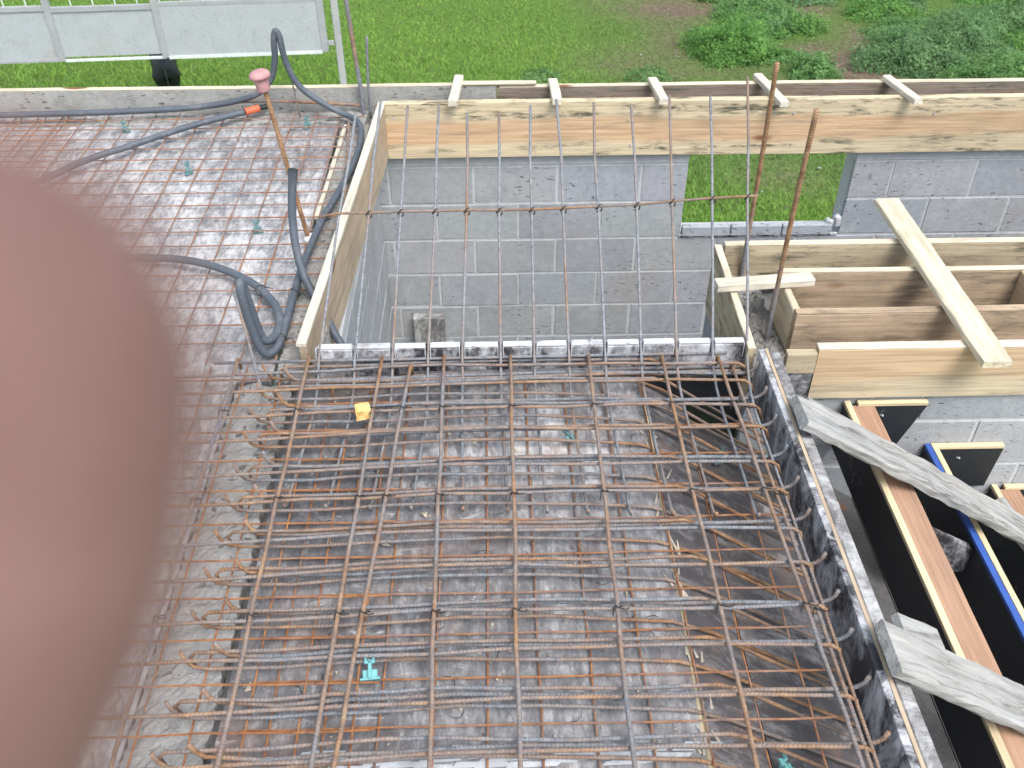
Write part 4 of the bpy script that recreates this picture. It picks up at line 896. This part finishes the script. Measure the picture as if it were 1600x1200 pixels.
mb.box((px_[0]-.062, px_[1]-.06, GZ-.2), (px_[0]+.062, px_[1]+.06, -3.0), (1, 1, 1), .012); o = mb.build('concrete_post', M['post'], loc=(px_[0], px_[1], GZ)); tag(o, 'tall grey concrete post at the right end of the panel fence', 'post')

# black cow seen from behind
def skinned(name, verts, edges, radii, mat, parent=None, loc=(0, 0, 0), lev=2, root=0):
    me = bpy.data.meshes.new(name); me.from_pydata(verts, edges, []); o = bpy.data.objects.new(name, me); C.objects.link(o)
    o.location = loc; me.materials.append(mat)
    sk = o.modifiers.new('skin', 'SKIN'); sk.use_smooth_shade = True
    for i, v in enumerate(me.skin_vertices[0].data): v.radius = radii[i] if isinstance(radii[i], tuple) else (radii[i], radii[i]); v.use_root = (i == root)
    sb = o.modifiers.new('sub', 'SUBSURF'); sb.levels = lev; sb.render_levels = lev
    if parent: o.parent = parent
    return o
cv = [(0, 0, 1.06), (0, .35, 1.04), (0, .75, 1.02), (0, 1.15, 1.06), (0, 1.42, 1.02), (0, 1.72, .86), (0, 1.95, .66), (0, 2.12, .42), (0, 2.2, .22),      # back, neck, head
      (.12, .03, .86), (.12, .10, .62), (.10, -.05, .46), (.10, .02, .10), (.10, .05, .02), (-.12, .03, .86), (-.12, .10, .62), (-.10, -.05, .46), (-.10, .02, .10), (-.10, .05, .02),
      (.15, 1.30, .72), (.14, 1.32, .42), (.14, 1.30, .10), (.14, 1.33, .02), (-.15, 1.30, .72), (-.14, 1.32, .42), (-.14, 1.30, .10), (-.14, 1.33, .02),
      (0, -.20, 1.12), (0, -.25, .95), (0, -.25, .60), (0, -.24, .36)]
ce = [(0, 1), (1, 2), (2, 3), (3, 4), (4, 5), (5, 6), (6, 7), (7, 8), (0, 9), (9, 10), (10, 11), (11, 12), (12, 13), (0, 14), (14, 15), (15, 16), (16, 17), (17, 18), (3, 19), (19, 20), (20, 21), (21, 22), (3, 23), (23, 24), (24, 25), (25, 26), (0, 27), (27, 28), (28, 29), (29, 30)]
cr = [(.225, .24), (.27, .31), (.29, .34), (.22, .30), (.17, .22), .14, .12, .10, .075, .175, .10, .065, .045, .05, .175, .10, .06, .045, .05, .10, .06, .045, .05, .10, .06, .045, .05, .05, .025, .022, .04]
t = thing('cow', 'black cow seen from behind, head hidden behind the fence panel', 'cow', (-6.42, 14.45, GZ)); t.rotation_euler.z = math.radians(18)
cw = skinned('body', cv, ce, cr, M['cow'], t, root=0)
for s in (-1, 1): skinned('ear', [(s*.09, 2.0, .66), (s*.17, 1.98, .66), (s*.23, 1.97, .63)], [(0, 1), (1, 2)], [(.025, .04), (.02, .05), (.01, .02)], M['cow'], t, lev=1)

# ------------------------------------------------------------------ the photographer's fingertip before the lens
def cs(u, v, d): return CAM+AX*((u-800)/F_PX*d)+AD*((v-600)/F_PX*d)+AF*d
d0 = .036; K = d0/F_PX
SP = [(-60, 212, 12), (-59, 222, 62), (-57, 245, 112), (-55, 290, 182), (-51, 370, 254), (-47, 470, 309), (-45, 570, 336), (-45, 660, 341), (-58, 760, 343), (-80, 880, 346), (-130, 1010, 350), (-200, 1140, 354), (-285, 1270, 358), (-390, 1400, 362), (-600, 1600, 372), (-760, 1800, 385), (-950, 2030, 372), (-1200, 2330, 380), (-1500, 2700, 395), (-1640, 2870, 360), (-1700, 2950, 200), (-1715, 2970, 30)]
c0 = cs(-45, 600, d0); mb = MB()
mb.tube([cs(u+42, v-10, d0+.0015+.000003*max(0, v-600)) for u, v, r_ in SP], [r_*K for u, v, r_ in SP], 40, 0)
t = thing('finger', 'blurred pinkish brown fingertip held close in front of the view at the left', 'finger', tuple(c0))
mb.build('fingertip', M['skin'], t, loc=tuple(c0), smooth=True)
